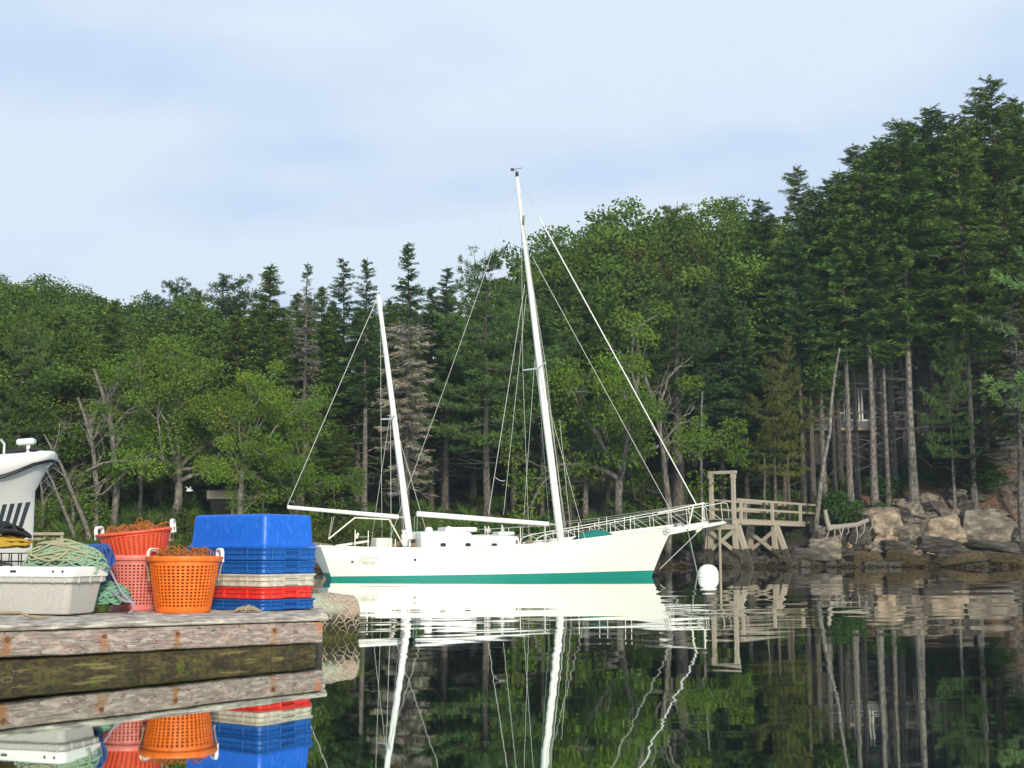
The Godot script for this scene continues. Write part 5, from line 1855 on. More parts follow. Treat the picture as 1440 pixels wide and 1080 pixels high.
func weed_mesh() -> ArrayMesh:
	var r := RandomNumberGenerator.new()
	r.seed = 5
	var m := MB.new()
	m.flat = true
	for k in 26:
		m.col = Color(0.085, 0.06, 0.022) * r.randf_range(0.6, 1.4)
		var d := Vector3(r.randf_range(-1, 1), r.randf_range(-0.1, 0.6), r.randf_range(-1, 1)).normalized()
		m.kite(d * 0.2, d * r.randf_range(0.5, 1.0), d.cross(rdir(r)).normalized() * 0.12)
	return m.mesh()

func tuft_mesh(sd: int, green: Color, blades: int, broad: float) -> ArrayMesh:
	var r := RandomNumberGenerator.new()
	r.seed = sd
	var m := MB.new()
	m.flat = true
	for k in blades:
		var c := green * r.randf_range(0.65, 1.4)
		c.a = 1.0
		m.col = c
		var a := r.randf() * TAU
		var d := Vector3(cos(a) * r.randf_range(0.2, 0.9), r.randf_range(0.4, 1.0), sin(a) * r.randf_range(0.2, 0.9))
		var p := Vector3(cos(a), 0, sin(a)) * 0.15 * r.randf() + Vector3(0, r.randf() * 0.4 * broad * 5.0, 0)
		m.kite(p, d * r.randf_range(0.5, 1.0), d.cross(rdir(r)).normalized() * broad * r.randf_range(0.6, 1.2))
	return m.mesh()

func scatter(nm: String, label: String, cat: String, mesh: Mesh, mt: Material, count: int, px0: float, px1: float, t0: float, t1: float, s0: float, s1: float, keep: Callable) -> void:
	var mm := MultiMesh.new()
	mm.transform_format = MultiMesh.TRANSFORM_3D
	mm.mesh = mesh
	var list := []
	rng.seed = hash(nm)
	for k in count:
		var px := rng.randf_range(px0, px1)
		var t := lerpf(t0, t1, pow(rng.randf(), 1.4))
		if not keep.call(px, t): continue
		var d := tab(SHORE, px) + t
		var x := (px - 720.0) / F * d * cos(PITCH)
		var s := rng.randf_range(s0, s1)
		list.append(Transform3D(Basis(Vector3.UP, rng.randf() * TAU).scaled_local(Vector3(s, s * rng.randf_range(0.7, 1.2), s)), Vector3(x, ground(px, t) - 0.04, -d)))
	mm.instance_count = list.size()
	for k in list.size(): mm.set_instance_transform(k, list[k])
	var o := MultiMeshInstance3D.new()
	o.name = nm
	o.multimesh = mm
	o.material_override = mt
	add_child(o)
	tag(o, label, cat)
	o.set_meta("kind", "stuff")

func build_forest() -> void:
	var far := func(px: float, t: float) -> bool: return px < 1190.0 or t > 7.5
	scatter("undergrowth", "dark green ferns and seedlings covering the forest floor", "undergrowth", tuft_mesh(71, Color(0.055, 0.11, 0.028), 40, 0.045), mats["leaf"], 5200, -300, 1750, 3.4, 40.0, 0.25, 0.6, far)
	scatter("brush", "brighter green low brush along the edge of the wood", "undergrowth", tuft_mesh(72, Color(0.09, 0.155, 0.034), 44, 0.045), mats["leaf"], 1700, -300, 1700, 2.6, 13.0, 0.4, 1.0, func(px: float, t: float) -> bool: return far.call(px, t) and noise.get_noise_2d(px * 0.5, t * 9.0) > -0.05)
	scatter("grass", "yellow green grass on the far bank at the left", "grass", tuft_mesh(73, Color(0.13, 0.14, 0.035), 26, 0.02), mats["leaf"], 3600, -250, 640, 1.6, 7.5, 0.3, 0.65, func(_a, _b): return true)
	scatter("needle_litter", "dry brown twigs and needles on the bare bank at the right", "litter", tuft_mesh(74, Color(0.13, 0.085, 0.045), 14, 0.016), mats["leaf"], 1500, 1180, 1700, 2.4, 9.0, 0.15, 0.4, func(_a, _b): return true)
	var rowA := [
		# column, metres away, row of the top, kind, width, name, label
		[30, 60, 440, "pine_b", 0.95, "pine_tree", "loose pine with a pale double trunk above the motorboat's bow"],
		[156, 63, 418, "spruce_c", 1.0, "spruce_tree", "olive brown spruce with twigs at its top left of the big broadleaf"],
		[100, 66, 470, "broad_d", 1.2, "broadleaf_tree", "rounded dark broadleaf between the pale pine and the olive spruce"],
		[250, 58, 468, "broad_a", 1.15, "broadleaf_tree", "big light green broadleaf with bare gray limbs above the red basket"],
		[343, 56.5, 500, "broad_b", 0.9, "broadleaf_tree", "light green tree with a slim pale trunk above the blue tub"],
		[420, 58, 560, "broad_a", 0.85, "broadleaf_tree", "low bright broadleaf reaching over the shore left of the mizzen boom"],
		[200, 60, 560, "broad_b", 0.9, "broadleaf_tree", "low light green broadleaf overhanging the shore above the tilted basket"],
		[478, 60, 596, "spruce_c", 1.0, "fir_tree", "small olive fir beside the mizzen boom's outer end"],
		[375, 68, 370, "spruce_c", 1.15, "spruce_tree", "broad olive spruce topping the trees above the blue tub"],
		[428, 65, 367, "gray_dead", 1.0, "spruce_tree", "spruce with gray leafless lower boughs left of the mizzen mast"],
		[452, 69, 400, "spruce_a", 1.0, "spruce_tree", "dark spruce just right of the gray leafless one"],
		[483, 70, 363, "spruce_ragged", 1.1, "spruce_tree", "ragged spruce tip between the leafless spruce and the mizzen masthead"],
		[516, 66, 361, "spruce_thin", 1.0, "spruce_tree", "thin topped spruce just left of the mizzen masthead"],
		[573, 65, 340, "half_dead", 1.1, "spruce_tree", "tall spruce with green tip and tan dead boughs right behind the mizzen mast"],
		[545, 72, 420, "spruce_a", 1.0, "spruce_tree", "dark spruce hidden behind the mizzen mast"],
		[608, 72, 400, "spruce_b", 1.1, "spruce_tree", "dark spruce right of the tan dead one"],
		[628, 70, 374, "spruce_ragged", 1.2, "spruce_tree", "dark spruce with sharp tip midway between the masts"],
		[684, 66, 352, "pine_a", 1.1, "pine_tree", "large soft green pine just left of the main mast"],
		[722, 71, 395, "pine_a", 1.0, "pine_tree", "green pine behind the main mast"],
		[762, 68, 430, "high_c", 1.1, "spruce_tree", "spruce with a reddish bare trunk beside the foot of the main mast"],
		[822, 71, 400, "high_a", 1.2, "spruce_tree", "spruce with a bare trunk above the main shrouds"],
		[853, 74, 420, "high_c", 1.1, "spruce_tree", "spruce with a leaning bare trunk above the teal sail bag"],
		[800, 69, 470, "pine_a", 0.8, "pine_tree", "soft green low pine right of the main mast"],
		[868, 70, 428, "broad_a", 1.0, "broadleaf_tree", "bright rounded broadleaf under the forestay"],
		[950, 73, 395, "pine_high", 1.3, "pine_tree", "pine with the thickest brown trunk, above the ketch's bow"],
		[1012, 76, 360, "spruce_b", 1.1, "spruce_tree", "dark spruce above the gate frame"],
		[1070, 80, 276, "tall_a", 1.1, "spruce_tree", "pointed spruce on the skyline left of the ragged one"],
		[1046, 74, 420, "spruce_b", 1.0, "spruce_tree", "dense dark spruce above the landing's gate frame"],
		[1126, 77, 230, "tall_b", 0.85, "spruce_tree", "ragged open spruce standing clear on the skyline right of the hump"],
		[1098, 75, 350, "tall_a", 1.0, "spruce_tree", "dense spruce below the ragged skyline one"],
		[1088, 71.5, 500, "pine_olive", 0.9, "pine_tree", "small olive and rust tinted pine behind the landing railing"],
		[1106, 73, 470, "pine_olive", 0.7, "pine_tree", "mid green pine over the small rust tinted one"],
		[1123, 74, 330, "high_c", 1.0, "spruce_tree", "dark trunked spruce, left of three together behind the landing's end"],
		[1136, 75, 300, "high_c", 1.0, "spruce_tree", "dark trunked spruce, middle of three together behind the landing's end"],
		[1150, 76, 262, "high_a", 1.0, "spruce_tree", "gray trunked spruce, right of three together behind the landing's end"],
		[1186, 74, 236, "high_a", 1.0, "spruce_tree", "tall bare trunked spruce standing left of the house"],
		[1196, 75.5, 250, "high_b", 0.9, "spruce_tree", "slender bare trunked spruce close beside the one left of the house"],
		[1219, 73.5, 214, "high_a", 1.05, "spruce_tree", "pale trunked spruce before the house's left windows"],
		[1230, 77, 205, "high_c", 1.1, "spruce_tree", "thick dark trunked spruce before the middle of the house"],
		[1246, 75.5, 192, "high_b", 1.0, "spruce_tree", "gray trunked spruce before the house's corner"],
		[1271, 73.5, 166, "high_a", 1.15, "spruce_tree", "tall pale trunked spruce at the top of the bare bank"],
		[1284, 79, 168, "high_c", 1.1, "spruce_tree", "dark trunked spruce left of the white framed window"],
		[1317, 79, 148, "high_c", 1.15, "spruce_tree", "spruce with a pointed tip on the right skyline above the window"],
		[1206, 97, 200, "tall_c", 1.1, "spruce_tree", "spruce with a thinning top on the skyline over the house"],
		[1240, 100, 196, "tall_a", 1.2, "spruce_tree", "dense spruce filling the skyline over the house's roof"],
		[1354, 73, 172, "high_b", 0.8, "spruce_tree", "tall thin spruce with a long bare gray trunk right of the window"],
		[1346, 84, 160, "tall_c", 1.25, "spruce_tree", "dense green spruce behind the long bare gray trunk"],
		[1382, 80, 138, "tall_b", 1.25, "spruce_tree", "olive spruce left of the highest tree"],
		[1403, 77, 104, "tall_b", 1.0, "spruce_tree", "highest spruce of the picture, open topped near the right edge"],
		[1436, 79, 132, "tall_a", 1.0, "spruce_tree", "dark spruce cut by the right edge under the highest tree"],
		[1427, 71.5, 400, "gray_dead", 1.2, "spruce_tree", "half dead spruce leaning over the rocks at the right edge"],
		[1502, 66, 225, "pine_light", 1.1, "pine_tree", "pine reaching light green plumes in from the right edge"],
		[1335, 73, 470, "pine_b", 0.8, "pine_tree", "bright green young pine before the house's right window"],
		[1129, 75.5, 320, "high_b", 0.7, "spruce_tree", "slim gray trunked spruce squeezed into the group behind the landing's end"],
		[1166, 76, 290, "high_a", 0.8, "spruce_tree", "slim pale trunked spruce beside the leaning dead trunk"],
		[1238, 74.5, 230, "high_a", 0.7, "spruce_tree", "slim pale trunked spruce between the thick dark one and the house's corner"],
		[1262, 78.5, 230, "high_b", 1.1, "spruce_tree", "dark trunked spruce behind the tall pale one at the top of the bank"],
		[1302, 78.5, 190, "high_a", 1.1, "spruce_tree", "gray trunked spruce beside the white framed window"],
		[1330, 76, 215, "high_b", 1.0, "spruce_tree", "gray trunked spruce between the window and the long bare trunk"],
		[1172, 78, 250, "high_c", 1.1, "spruce_tree", "dark trunked spruce between the group of three and the house"],
		[1375, 76, 230, "high_a", 1.2, "spruce_tree", "bare trunked spruce behind the brown slope"],
		[1414, 75, 260, "spruce_c", 1.0, "spruce_tree", "olive spruce at the top of the brown slope near the right edge"],
		[800, 84, 322, "broad_d", 1.2, "broadleaf_tree", "broadleaf starting the rounded hump right of the main mast"],
		[848, 87, 302, "broad_c", 1.3, "broadleaf_tree", "rounded broadleaf crown, second in the hump from the main mast"],
		[900, 90, 289, "broad_d", 1.3, "broadleaf_tree", "rounded broadleaf crown at the left of the hump's top"],
		[955, 92, 283, "pine_olive", 1.3, "pine_tree", "olive tinted pine at the very top of the hump"],
		[1010, 93, 281, "broad_c", 1.3, "broadleaf_tree", "rounded broadleaf crown at the right of the hump's top"],
		[1048, 90, 284, "broad_c", 1.1, "broadleaf_tree", "small rounded crown where the hump meets the spruces"],
		[900, 80, 350, "pine_olive", 1.2, "pine_tree", "olive pine in the middle of the hump"],
		[965, 82, 340, "pine_olive", 1.2, "pine_tree", "light boughed pine under the hump's top"],
		[240, 84, 393, "pine_high", 1.2, "pine_tree", "wind shaped pine on the skyline above the big broadleaf"],
		[310, 82, 384, "pine_high", 1.3, "pine_tree", "flat topped blue green pine on the skyline left of the broad spruce"],
		[275, 80, 405, "spruce_c", 0.9, "spruce_tree", "brownish spruce between the two skyline pines"],
		[-50, 60, 430, "spruce_c", 1.1, "spruce_tree", "spruce standing just outside the left edge"],
		[-120, 62, 420, "pine_a", 1.1, "pine_tree", "pine standing well outside the left edge"],
		[1520, 74, 120, "tall_a", 1.0, "spruce_tree", "spruce standing just outside the right edge"],
		[1600, 75, 130, "tall_b", 1.0, "spruce_tree", "spruce standing well outside the right edge"],
	]
	for q in rowA:
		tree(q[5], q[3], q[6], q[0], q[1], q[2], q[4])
	for q in [[132, 55.5, 612, "snag_left", "leaning bare gray trunk crossing behind the blue hank"], [112, 55.2, 640, "snag_left", "thin bare leaning trunk left of the longest leaning one"], [102, 56, 655, "snag_fork", "short bare forked trunk beside the motorboat's bow"], [134, 57, 560, "snag_fork", "curved bare gray tree with forked branches behind the red basket"],
			[160, 58, 520, "snag_fork", "bare gray branching tree between the olive spruce and the shore"], [938, 69.5, 520, "snag_fork", "crooked pale dead tree beside the thick brown trunk"], [988, 70.5, 545, "snag_pole", "thin straight bare pole left of the gate frame"], [1076, 71.5, 632, "snag_pole", "short broken white trunk behind the landing railing"], [1141, 71.5, 488, "snag_lean", "pale dead trunk leaning against the others behind the landing's end"],
			[1352, 75, 560, "snag_pole", "slim bare trunk rising from the brown slope"], [60, 57, 640, "snag_fork", "bare branched tree close behind the motorboat's bow"]]:
		tree("dead_tree", q[3], q[4], q[0], q[1], q[2], 1.0)
	# the wood behind: each tree stands alone, but from here nothing tells those of one stretch apart
	var sky := [[-300, 380], [0, 384], [60, 389], [125, 432], [150, 448], [205, 446], [240, 405], [320, 398], [375, 395], [480, 390], [570, 395], [640, 392], [740, 362], [800, 335], [860, 312], [950, 296], [1060, 292], [1130, 268], [1190, 226], [1240, 212], [1290, 178], [1330, 168], [1400, 148], [1440, 140], [1700, 130]]
	var zones := [[-400, 0, "outside the left edge"], [0, 70, "on the hill straight above the motorboat"], [70, 150, "on the falling end of the left hill"], [150, 215, "in the low part of the skyline left of the pines"], [215, 290, "behind the big broadleaf above the baskets"], [290, 370, "above the blue tub"], [370, 450, "behind the gray leafless spruce"], [450, 530, "just left of the mizzen masthead"], [530, 600, "behind the tan dead spruce"], [600, 660, "behind the sharp tipped spruce between the masts"], [660, 735, "behind the soft pine left of the main mast"], [735, 800, "just right of the main masthead"], [800, 865, "in the rising side of the hump"], [865, 930, "under the left of the hump's top"], [930, 1000, "under the top of the hump"], [1000, 1060, "under the right of the hump's top"], [1060, 1110, "above the landing's railing"], [1110, 1170, "under the ragged skyline spruce"], [1170, 1235, "over the house's left half"], [1235, 1300, "over the house's right half"], [1300, 1370, "behind the long bare gray trunk"], [1370, 1440, "under the highest tree"], [1440, 1900, "outside the right edge"]]
	var r := RandomNumberGenerator.new()
	r.seed = 4242
	for row in [[15.0, 42.0, 38.0], [25.0, 44.0, 20.0], [40.0, 56.0, 4.0]]:
		var px: float = -150.0 + row[0]
		while px < 1640.0:
			var p2: float = px + r.randf_range(-12, 12)
			var d: float = tab(SHORE, p2) + row[0] + r.randf_range(-3, 3)
			var top: float = tab(sky, p2) + row[2] + r.randf_range(0, 34)
			var kind: String = ["spruce_a", "spruce_b", "spruce_c", "high_b", "pine_b", "spruce_a"][r.randi() % 6]
			if p2 < 330.0: kind = ["broad_c", "broad_d", "broad_c", "spruce_c"][r.randi() % 4]
			elif p2 > 1060.0: kind = ["tall_a", "tall_b", "tall_c", "high_b"][r.randi() % 4]
			elif p2 > 770.0 and p2 < 1060.0: kind = ["broad_d", "broad_c", "pine_b", "spruce_a"][r.randi() % 4]
			var zone := ""
			for z in zones:
				if p2 >= z[0] and p2 < z[1]: zone = z[2]
			var what := "broadleaf" if kind.begins_with("broad") else ("pine" if kind.begins_with("pine") else "spruce")
			if not (p2 > 1145.0 and p2 < 1325.0 and row[0] < 30.0):
				tree(what + "_tree", kind, "dark background %s %s" % [what, zone], p2, d, top, 1.3 if p2 < 1060.0 else 1.0, what + " trees " + zone)
			px += row[1] * r.randf_range(0.8, 1.2)
	for q in [[40, 35.0, 400], [-60, 40.0, 384], [95, 44.0, 408], [0, 58.0, 386], [55, 60.0, 390], [-110, 60.0, 384], [120, 62.0, 424]]:
		tree("broadleaf_tree", ["broad_c", "broad_d"][int(absf(q[0])) % 2], "dark background broadleaf " + ("on the hill straight above the motorboat" if q[0] >= 0 and q[0] < 70 else ("outside the left edge" if q[0] < 0 else "on the falling end of the left hill")), q[0], tab(SHORE, q[0]) + q[1], q[2], 1.5, "broadleaf trees on the left hill")
	for q in [[1192, 702, 72.5, "bush_a", 1.7, 1.9, "shrub", "large dark green shrub beside the landing's shore end"], [1170, 690, 74, "bush_a", 1.2, 1.3, "shrub", "rounded green shrub behind the large dark one"], [1250, 690, 75, "bush_a", 1.3, 1.2, "shrub", "green shrub at the foot of the pale trunked spruces"], [1236, 704, 73.5, "bush_b", 0.9, 0.8, "shrub", "small green shrub on the brow of the bare bank"], [1388, 692, 73.5, "bush_b", 1.3, 1.3, "shrub", "yellow green shrub over the boulders at the right"],
			[1362, 690, 74, "sapling", 2.6, 0.6, "fir_sapling", "young fir on the brown slope above the boulders"], [1322, 602, 76.5, "bush_b", 1.8, 1.9, "shrub", "bright leafy bush before the house's right window"], [1310, 650, 76, "bush_b", 1.0, 1.0, "shrub", "small bright bush below the house's right window"], [1344, 640, 75, "sapling", 4.2, 0.8, "fir_sapling", "green fir sapling spreading over the slope right of the bright bush"], [1050, 716, 72, "bush_a", 1.3, 1.4, "shrub", "dark shrub seen through the landing railing"],
			[900, 716, 70, "bush_b", 1.6, 1.5, "shrub", "leafy green shrub above the ketch's foredeck"], [868, 728, 70, "bush_a", 1.4, 1.4, "shrub", "dark shrub left of the leafy one above the foredeck"], [650, 716, 62, "bush_b", 1.6, 1.8, "shrub", "bright leafy shrub above the main boom"], [618, 730, 61, "bush_c", 1.2, 1.4, "shrub", "olive shrub above the cabin's after end"], [520, 745, 58, "bush_c", 1.2, 1.6, "shrub", "yellow green shrub under the mizzen boom"],
			[470, 742, 57, "bush_c", 1.3, 1.4, "shrub", "olive shrub behind the boom gallows"], [452, 750, 56, "bush_c", 0.9, 1.2, "shrub", "low yellow green shrub right of the crate stack"], [240, 745, 56, "bush_c", 1.2, 1.3, "shrub", "low olive shrub between the red basket and the blue tub"], [750, 735, 67, "bush_a", 1.1, 1.4, "shrub", "dark shrub behind the foot of the main mast"], [700, 738, 64, "bush_a", 1.2, 1.3, "shrub", "dark shrub behind the fore hatch"]]:
		var p := P(q[0], q[1], q[2])
		var y := height(p.x, p.z)
		grow(q[6], q[3], q[7], "shrub" if q[6] == "shrub" else "sapling", p.x, p.z, y - 0.05, q[4], q[5], float(int(q[0]) % 7))

# ---------------------------------------------------------------- water
func build_water() -> void:
	var zs := [-300.0, -60.0, -12.0, 0.0, 2.5]
	var z := 4.0
	while z < 72.0:
		zs.append(z)
		z += maxf(0.02, z * z / 1250.0)
	zs.append_array([90.0, 160.0, 400.0])
	var us := [-9.0, -3.0, -1.4]
	for k in 301: us.append(lerpf(-0.62, 0.62, k / 300.0))
	us.append_array([1.4, 3.0, 9.0])
	var r := RandomNumberGenerator.new()
	r.seed = 8
	var waves := []
	for L in [0.16, 0.21, 0.27, 0.34, 0.44, 0.58, 0.75, 1.0, 1.35, 1.9, 2.8, 4.2]:
		for k in 2:
			var a := r.randf_range(-0.55, 0.55)
			waves.append([L, sin(a) * TAU / L, cos(a) * TAU / L, r.randf() * TAU, 0.0009 * pow(L, 0.12)])
	var patch := FastNoiseLite.new()
	patch.seed = 31
	patch.frequency = 0.09
	patch.fractal_octaves = 3
	var vv := PackedVector3Array()
	var nn := PackedVector3Array()
	var ii := PackedInt32Array()
	for i in zs.size():
		var zz: float = zs[i]
		var step := absf(zs[mini(i + 1, zs.size() - 1)] - zz)
		for u in us:
			var x: float = u * (absf(zz) + 1.0)
			var sx := 0.0
			var sz := 0.0
			if zz > 2.0 and zz < 80.0 and absf(u) < 0.7:
				var pn := patch.get_noise_2d(x * 0.5, zz)
				var amp := 0.42 + 1.3 * smoothstep(-0.1, 0.45, pn) + 1.1 * 0.6 * smoothstep(9.0, 17.0, zz) * (1.0 - smoothstep(26.0, 36.0, zz))
				amp *= lerpf(0.32, 1.0, smoothstep(-1.9, 0.4, x + (zz - 9.0) * 0.3))
				var wx := patch.get_noise_2d(x * 3.0 + 300.0, zz * 3.0) * 0.5
				for w in waves:
					var cut := clampf(w[0] / step * 0.5 - 0.6, 0.0, 1.0)
					if cut <= 0.0: continue
					var s: float = cos(w[1] * (x + wx) + w[2] * (zz + wx) + w[3]) * w[4] * amp * cut
					sx += s * w[1] * w[0] / TAU
					sz += s * w[2] * w[0] / TAU
			vv.append(Vector3(x, 0, -zz))
			nn.append(Vector3(-sx, 1, sz).normalized())
	var w2 := us.size()
	for i in zs.size() - 1:
		for k in w2 - 1:
			var a := i * w2 + k
			ii.append_array([a, a + w2, a + w2 + 1, a, a + w2 + 1, a + 1])
	var arr := []
	arr.resize(Mesh.ARRAY_MAX)
	arr[Mesh.ARRAY_VERTEX] = vv
	arr[Mesh.ARRAY_NORMAL] = nn
	arr[Mesh.ARRAY_INDEX] = ii
	var m := ArrayMesh.new()
	m.add_surface_from_arrays(Mesh.PRIMITIVE_TRIANGLES, arr)
	structure("water", m, mats["water"])

func build_bird() -> void:
	var p := P(266, 690, 50.0)
	var o := thing("gull", "white gull flying low before the dark trees above the baskets", "bird", Transform3D(Basis(Vector3.UP, 0.6).scaled(Vector3.ONE * 0.62), p))
	var m := MB.new()
	m.tube([Vector3(-0.2, -0.01, 0), Vector3(-0.1, 0, 0), Vector3(0.04, 0.01, 0), Vector3(0.15, 0.02, 0), Vector3(0.2, 0.03, 0), Vector3(0.235, 0.02, 0)], [0.015, 0.045, 0.06, 0.04, 0.035, 0.012], 10)
	m.tube([Vector3(0.23, 0.022, 0), Vector3(0.27, 0.012, 0)], [0.012, 0.004], 6)
	part(o, "body", m.mesh(), mats["white_paint"])
	for sg in [1.0, -1.0]:
		m = MB.new()
		var rows := []
		for k in 7:
			var s := k / 6.0
			var c := Vector3(0.03 - 0.12 * s * s, 0.03 + 0.34 * s - 0.12 * s * s, sg * (0.05 + 0.5 * s * (1.0 - 0.35 * s)))
			var w := 0.09 * (1.0 - s) + 0.015
			rows.append([c + Vector3(w * 0.6, 0, 0), c + Vector3(0, 0.012, 0), c + Vector3(-w, 0, 0), c + Vector3(0, -0.006, 0)])
		m.grid(rows, true)
		part(o, "wing", m.mesh(), mats["white_paint"])
	m = MB.new()
	m.grid([[Vector3(-0.18, 0.0, -0.02), Vector3(-0.18, 0.006, 0.02)], [Vector3(-0.3, -0.02, -0.06), Vector3(-0.3, -0.02, 0.06)]])
	part(o, "tail", m.mesh(), mats["white_paint"])

# ---------------------------------------------------------------- materials, sky, scene
func make_materials() -> void:
	var fine := noisetex(0.02, 5, 512, 0.72, 1.0, 2)
	var faint := noisetex(0.05, 4, 512, 0.9, 1.0, 3)
	var rough := noisetex(0.012, 6, 512, 0.35, 1.0, 4)
	var grain := noisetex(0.03, 4, 512, 0.55, 1.0, 6)
	var relief := noisetex(0.03, 5, 512, 0.0, 1.0, 7)
	mat("hull", lin(0.79, 0.755, 0.69), 0.28, noisetex(0.02, 4, 512, 0.955, 1.0, 41), Vector3(0.9, 0.25, 0.9))
	mat("white_paint", lin(0.78, 0.77, 0.74), 0.35)
	mat("gelcoat", lin(0.55, 0.56, 0.55), 0.3)
	mat("boot", lin(0.0, 0.255, 0.2), 0.45, noisetex(0.03, 5, 512, 0.82, 1.0, 42), Vector3(0.7, 1.4, 0.7))
	mat("deck", lin(0.62, 0.6, 0.52), 0.6, fine, Vector3.ONE * 2)
	mat("cream", lin(0.74, 0.7, 0.6), 0.45)
	mat("steel", lin(0.5, 0.5, 0.48), 0.35, null, Vector3.ONE, false, 0.7)
	mat("wire", lin(0.5, 0.5, 0.47), 0.5)
	mat("dark_glass", lin(0.02, 0.024, 0.026), 0.12)
	mat("black", lin(0.012, 0.012, 0.014), 0.5)
	mat("letter", lin(0.42, 0.4, 0.34), 0.5)
	mat("stripe", lin(0.03, 0.045, 0.055), 0.3)
	mat("teal_cloth", lin(0.0, 0.25, 0.185), 0.8, fine, Vector3.ONE * 3)
	for q in [["white_rope", 0.72, 0.7, 0.64], ["teal_rope", 0.3, 0.6, 0.5], ["green_rope", 0.37, 0.56, 0.37], ["cream_rope", 0.52, 0.52, 0.33], ["mint_rope", 0.28, 0.57, 0.38], ["blue_rope", 0.05, 0.14, 0.46], ["navy_rope", 0.03, 0.07, 0.24], ["lilac_rope", 0.55, 0.45, 0.6], ["slate_rope", 0.16, 0.17, 0.16], ["yellow_rope", 0.72, 0.45, 0.05], ["black_rope", 0.022, 0.024, 0.03], ["tan_rope", 0.5, 0.4, 0.27], ["net_rope", 0.68, 0.52, 0.38], ["bait_twine", 0.56, 0.19, 0.03]]:
		bump(mat(q[0], lin(q[1], q[2], q[3]), 0.85, fine, Vector3.ONE * 14), relief, 0.3)
	bump(mat("bait", lin(0.8, 0.24, 0.04), 0.9, rough, Vector3.ONE * 6), relief, 1.0)
	for q in [["orange", Color(0.86, 0.17, 0.012), Color(0.9, 0.3, 0.09), Color(0.5, 0.11, 0.02), 51], ["red_orange", Color(0.84, 0.1, 0.045), Color(0.88, 0.24, 0.14), Color(0.5, 0.07, 0.03), 52], ["pink", Color(0.72, 0.21, 0.19), Color(0.8, 0.36, 0.32), Color(0.46, 0.16, 0.13), 53],
			["blue_plastic", Color(0.002, 0.095, 0.39), Color(0.03, 0.17, 0.46), Color(0.008, 0.05, 0.22), 54], ["blue_tub", Color(0.0, 0.115, 0.6), Color(0.06, 0.25, 0.7), Color(0.0, 0.075, 0.38), 55], ["red_plastic", Color(0.74, 0.03, 0.018), Color(0.8, 0.14, 0.09), Color(0.42, 0.025, 0.015), 56]]:
		var f := FastNoiseLite.new()                           # sun faded and scuffed plastic
		f.seed = q[4]
		f.frequency = 0.022
		f.fractal_octaves = 6
		f.fractal_gain = 0.62
		var g := Gradient.new()
		g.offsets = PackedFloat32Array([0.0, 0.28, 0.4, 0.66, 0.82, 1.0])
		g.colors = PackedColorArray([q[3].linear_to_srgb(), q[3].lerp(q[1], 0.6).linear_to_srgb(), q[1].linear_to_srgb(), q[1].linear_to_srgb(), q[2].lerp(q[1], 0.4).linear_to_srgb(), q[2].linear_to_srgb()])
		var t := NoiseTexture2D.new()
		t.width = 512
		t.height = 512
		t.seamless = true
		t.generate_mipmaps = false
		t.noise = f
		t.color_ramp = g
		mat(q[0], Color.WHITE, 0.42, t, Vector3(1.6, 0.9, 1.6))
	mat("dirty_white", lin(0.78, 0.72, 0.6), 0.55, fine, Vector3.ONE * 1.2)
	mat("gray_plastic", lin(0.55, 0.54, 0.5), 0.5, faint, Vector3.ONE)
	mat("white_plastic", lin(0.82, 0.81, 0.77), 0.45)
	mat("rust", lin(0.16, 0.06, 0.025), 0.9)
	bump(mat("gray_wood", lin(0.66, 0.57, 0.45), 0.85, grain, Vector3(1.2, 4, 1.2)), relief, 1.0)
	bump(mat("dock_wood", lin(0.86, 0.77, 0.66), 0.85, rough, Vector3(1, 4, 1)), relief, 0.8)
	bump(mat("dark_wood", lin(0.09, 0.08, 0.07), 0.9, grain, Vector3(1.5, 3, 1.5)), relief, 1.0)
	bump(mat("tide_wood", lin(0.13, 0.11, 0.075), 0.8, rough, Vector3.ONE * 1.5), relief, 1.0)
	bump(mat("moss_wood", lin(0.1, 0.09, 0.045), 0.9, rough, Vector3.ONE * 2), relief, 1.0)
	mat("driftwood", lin(0.46, 0.41, 0.35), 0.85, grain, Vector3(2, 2, 2))
	mat("alu", lin(0.66, 0.67, 0.63), 0.45)
	mat("blue_wall", lin(0.13, 0.16, 0.2), 0.7)
	bump(mat("bark", Color.WHITE, 0.95, rough, Vector3(1.2, 0.5, 1.2), true), relief, 3.0)
	var leaf := mat("leaf", Color.WHITE, 0.75, null, Vector3.ONE, true)
	leaf.metallic_specular = 0.15
	leaf.backlight_enabled = true
	leaf.backlight = Color(0.5, 0.55, 0.25)
	mat("twig", Color.WHITE, 0.95, null, Vector3.ONE, true)
	mat("vertex_soft", Color.WHITE, 0.8, fine, Vector3.ONE * 5, true)
	bump(mat("ground", Color.WHITE, 0.95, rough, Vector3.ONE * 0.6, true), relief, 6.0)
	bump(mat("stone_tan", lin(0.58, 0.46, 0.33), 0.9, rough, Vector3.ONE * 0.3), relief, 4.0)
	bump(mat("stone_gray", lin(0.42, 0.36, 0.285), 0.9, rough, Vector3.ONE * 0.3), relief, 4.0)
	bump(mat("stone_dark", lin(0.15, 0.13, 0.11), 0.85, rough, Vector3.ONE * 0.3), relief, 4.0)
	bump(mat("stone_weed", lin(0.2, 0.14, 0.055), 0.85, rough, Vector3.ONE * 0.8), relief, 6.0)
	mat("weed", Color.WHITE, 0.7, null, Vector3.ONE, true)
	var beam := mat("beam", Color.WHITE, 0.85)
	beam.albedo_texture = painted_timber(1536, 96)
	beam.texture_filter = BaseMaterial3D.TEXTURE_FILTER_LINEAR
	var moss := mat("moss", Color.WHITE, 0.8)
	moss.albedo_texture = mossy_timber(768, 96)
	bump(moss, moss.albedo_texture, 1.0)
	var water := mat("water", lin(0.56, 0.68, 0.64), 0.02, null, Vector3.ONE, false, 1.0)
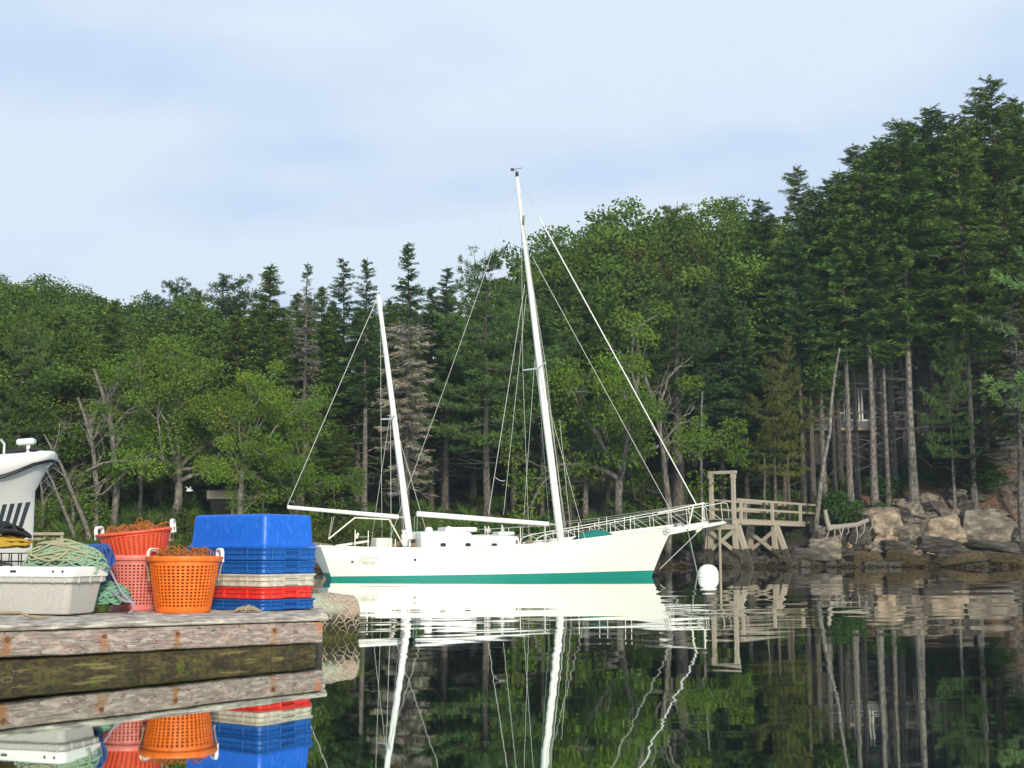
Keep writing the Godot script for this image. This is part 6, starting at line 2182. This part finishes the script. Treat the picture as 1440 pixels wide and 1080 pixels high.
	water.metallic_specular = 0.5

func build_sky() -> void:
	var w := 1024
	var h := 512
	var im := Image.create(w, h, false, Image.FORMAT_RGBF)
	var n := FastNoiseLite.new()
	n.seed = 17
	n.frequency = 1.0
	n.fractal_octaves = 5
	for y in h:
		var el := PI * (0.5 - (y + 0.5) / h)
		for x in w:
			var az := TAU * ((x + 0.5) / w - 0.5)
			var d := Vector3(sin(az) * cos(el), sin(el), -cos(az) * cos(el))
			var c: Color
			if el < -0.02:
				c = Color(0.18, 0.2, 0.21)
			else:
				var q := d / (maxf(d.y, 0.0) + 0.22)            # thin streaky high cloud, drawn out sideways
				var a := n.get_noise_3d(q.x * 0.75, q.z * 1.5, 3.0)
				var b := n.get_noise_3d(q.x * 2.2 + 9.0, q.z * 3.6, 8.0)
				var cloud := clampf(0.74 + a * 1.3 + b * 0.35, 0.0, 1.0)
				# the clearer band above the main mast
				var g := pow((az - 0.03) / 0.2, 2) + pow((el - 0.385) / 0.045, 2)
				cloud -= 0.55 * exp(-g)
				g = pow((az - 0.28) / 0.2, 2) + pow((el - 0.42) / 0.06, 2)
				cloud -= 0.3 * exp(-g)
				cloud += 0.35 * exp(-(pow((az + 0.03) / 0.09, 2) + pow((el - 0.28) / 0.05, 2)))
				cloud = clampf(cloud + 0.5 * (1.0 - smoothstep(0.12, 0.34, el)), 0.0, 1.0)
				var blue := Color(0.35, 0.462, 0.67).lerp(Color(0.3, 0.42, 0.63), smoothstep(0.5, 1.3, el))
				var white := Color(0.525, 0.607, 0.7)
				c = blue.lerp(white, cloud)
			im.set_pixel(x, y, c)
	var m := PanoramaSkyMaterial.new()
	m.panorama = ImageTexture.create_from_image(im)
	var s := Sky.new()
	s.sky_material = m
	var e := Environment.new()
	e.background_mode = Environment.BG_SKY
	e.sky = s
	e.tonemap_mode = Environment.TONE_MAPPER_LINEAR
	e.tonemap_exposure = 1.4
	e.fog_enabled = true
	e.fog_density = 0.00042
	e.fog_light_color = Color(0.8, 0.88, 0.95)
	e.sdfgi_enabled = true
	e.ssao_enabled = true
	e.ssil_enabled = true
	var we := WorldEnvironment.new()
	we.name = "environment"
	we.environment = e
	add_child(we)

func _ready() -> void:
	var cam := Camera3D.new()
	cam.name = "camera"
	cam.position = EYE
	cam.rotation.x = PITCH
	cam.fov = rad_to_deg(2.0 * atan(540.0 / F))
	cam.near = 0.05
	cam.far = 900.0
	add_child(cam)
	cam.current = true
	build_sky()
	var sun := DirectionalLight3D.new()
	sun.name = "sun"
	sun.light_energy = 0.9
	sun.light_color = Color(1.0, 0.95, 0.86)
	sun.light_angular_distance = 8.0
	sun.shadow_enabled = true
	add_child(sun)
	sun.look_at_from_position(Vector3(9, 13, 24), Vector3(0, 0, -10))
	noise.seed = 12
	noise.frequency = 0.02
	rng.seed = 1
	make_materials()
	make_kinds()
	build_land()
	build_water()
	build_landing()
	build_ketch()
	build_float()
	build_motorboat()
	build_gear()
	build_rocks()
	build_forest()
	build_bird()
